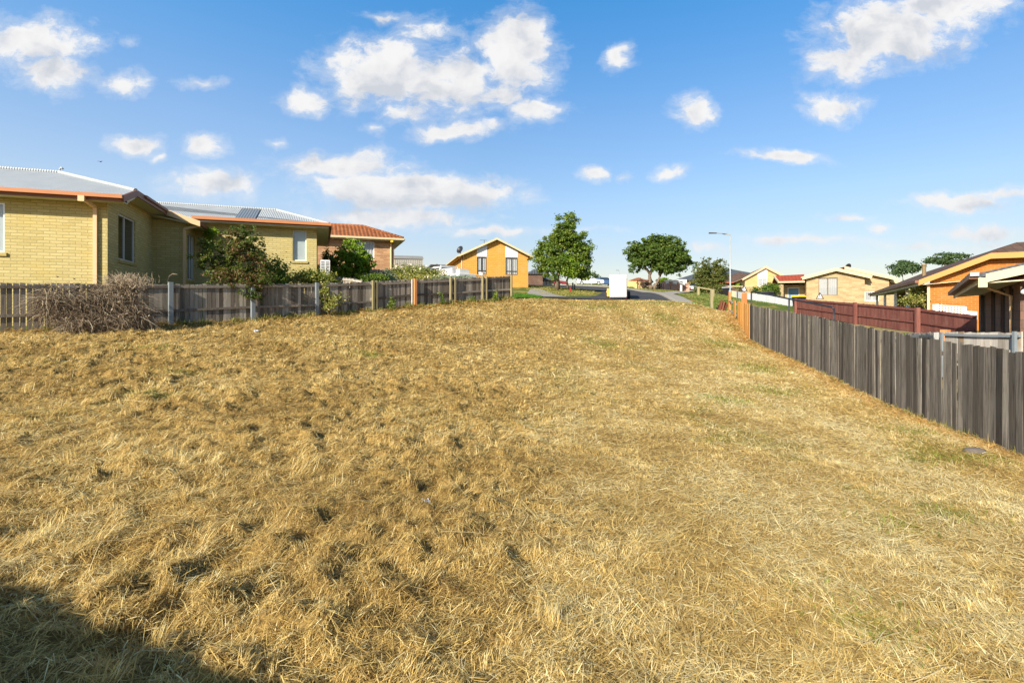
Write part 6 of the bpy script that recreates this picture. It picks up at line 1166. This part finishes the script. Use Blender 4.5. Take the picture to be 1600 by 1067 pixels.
n1 = nd(nt, 'ShaderNodeTexNoise', inp={'Scale': 21.0, 'Detail': 10.0, 'Roughness': .64, 'Vector': nd(nt, 'ShaderNodeVectorMath', operation='MULTIPLY', inp={0: pw, 1: (.8, 1.25, 1.)}).outputs[0]}).outputs['Fac']
n2 = nd(nt, 'ShaderNodeTexNoise', inp={'Scale': 5.5, 'Detail': 5.0, 'Roughness': .55, 'Vector': nd(nt, 'ShaderNodeVectorMath', operation='ADD', inp={0: pc, 1: (3.1, 1.7, 0.)}).outputs[0]}).outputs['Fac']
Fm = mt('MINIMUM', mt('MULTIPLY', Fm, 1.55), 1.15); den = mt('ADD', Fm, mt('MULTIPLY_ADD', n1, 2.3, -1.15)); den = mt('MULTIPLY_ADD', n2, 1.0, mt('ADD', den, -.74))
al = nd(nt, 'ShaderNodeMapRange', interpolation_type='SMOOTHSTEP', inp={'Value': den, 'From Min': -.02, 'From Max': .72}).outputs[0]
front = nd(nt, 'ShaderNodeMapRange', inp={'Value': sp.outputs[1], 'From Min': .1, 'From Max': .3}).outputs[0]; veil = nd(nt, 'ShaderNodeMapRange', interpolation_type='SMOOTHSTEP', inp={'Value': den, 'From Min': -.40, 'From Max': .55, 'To Max': .42}).outputs[0]; al = mt('MAXIMUM', al, veil); al = mt('MULTIPLY', al, front)
# thick parts of a cloud are its greyer, shaded underside
def soft(off): return nd(nt, 'ShaderNodeTexNoise', inp={'Scale': 11.0, 'Detail': 4.0, 'Roughness': .5, 'Vector': nd(nt, 'ShaderNodeVectorMath', operation='ADD', inp={0: pw, 1: off}).outputs[0]}).outputs['Fac']
rel = mt('SUBTRACT', soft((7.0, 4.0, 0.)), soft((6.985, 4.028, 0.)))       # relief: lit from upper left
thick = mt('ADD', mt('MULTIPLY_ADD', rel, -2.6, .30), nd(nt, 'ShaderNodeMapRange', interpolation_type='SMOOTHSTEP', inp={'Value': den, 'From Min': .35, 'From Max': 1.6, 'To Max': .42}).outputs[0])
Fd = None
for cx, cy, rx, ry, k_ in ((690, 322, 150, 20, .75), (560, 330, 80, 14, .4), (640, 150, 110, 34, .42), (770, 150, 70, 26, .4), (1420, 85, 120, 30, .5), (75, 95, 70, 30, .35), (1520, 322, 80, 8, .4), (345, 298, 60, 12, .35), (540, 268, 80, 12, .35)):
    ix, iy = FPX / rx, FPX / ry; u0, v0 = (cx - CX) / FPX, (CY - cy) / FPX
    q = nd(nt, 'ShaderNodeVectorMath', operation='MULTIPLY_ADD', inp={0: pw, 1: (ix, iy, 0.), 2: (-u0 * ix, -v0 * iy, 0.)})
    v = mt('MULTIPLY_ADD', nd(nt, 'ShaderNodeVectorMath', operation='LENGTH', inp={0: q.outputs[0]}).outputs['Value'], -k_, k_ * 1.15); Fd = v if Fd is None else mt('MAXIMUM', Fd, v)
thick = mt('ADD', thick, mt('MAXIMUM', Fd, 0.0))
ccol = ramp(nt, thick, [(.15, (1.0, 1.0, 1.0)), (.5, (.93, .93, .945)), (1, (.68, .72, .79))])
hz = nd(nt, 'ShaderNodeMapRange', inp={'Value': pv, 'From Min': .02, 'From Max': .30}).outputs[0]
ccol = mixc(nt, mt('MULTIPLY_ADD', hz, -.35, .35), ccol, (.80, .86, .95))
SKY_STR, CLOUD_STR = .090, .54
skc = mixc(nt, 1.0, sky.outputs[0], ramp(nt, sp.outputs[2], [(0, (.80, .68, .66)), (.10, (.84, .75, .75)), (.20, (.90, .92, .95)), (.33, (.80, 1.0, 1.14)), (.52, (.40, 1.08, 1.46)), (.64, (.62, .74, .78)), (1, (.55, .62, .64))]), 'MULTIPLY')
skc = mixc(nt, 1.0, skc, ramp(nt, nd(nt, 'ShaderNodeMapRange', inp={'Value': sp.outputs[0], 'From Min': -.8, 'From Max': .2}).outputs[0], [(0, (.82, .73, .68)), (.30, (.74, .67, .64)), (.75, (.52, .515, .51)), (1, (.5, .5, .5))]), 'MULTIPLY')
b1 = nd(nt, 'ShaderNodeBackground', inp={'Color': skc, 'Strength': SKY_STR * 2.0}); b2 = nd(nt, 'ShaderNodeBackground', inp={'Color': ccol, 'Strength': CLOUD_STR})
mx = nd(nt, 'ShaderNodeMixShader', inp={0: al, 1: b1.outputs[0], 2: b2.outputs[0]}); nd(nt, 'ShaderNodeOutputWorld', inp={0: mx.outputs[0]})

sl = bpy.data.lights.new('sun', 'SUN'); sl.energy = 5.0; sl.angle = math.radians(.5); sl.color = (1.0, .91, .76)
so = bpy.data.objects.new('sun', sl); COL.objects.link(so); so.location = (-20, -30, 30)
ce = math.cos(SUN_EL); so.rotation_euler = Vector((SUN_H[0] * ce, SUN_H[1] * ce, -math.sin(SUN_EL))).to_track_quat('-Z', 'Y').to_euler()
cd = bpy.data.cameras.new('camera'); cd.sensor_width = 36; cd.lens = FPX / 1600 * 36; cd.shift_y = -(533.5 - CY) / 1600; cd.clip_end = 2000; cd.clip_start = .05
cam = bpy.data.objects.new('camera', cd); COL.objects.link(cam); cam.rotation_euler = (math.pi / 2, 0, 0); SC.camera = cam
SC.view_settings.view_transform = 'Standard'; SC.view_settings.look = 'None'; SC.view_settings.gamma = 1.0; SC.view_settings.exposure = .78
SC.cycles.max_bounces = 6; SC.cycles.transparent_max_bounces = 12; SC.cycles.use_denoising = True
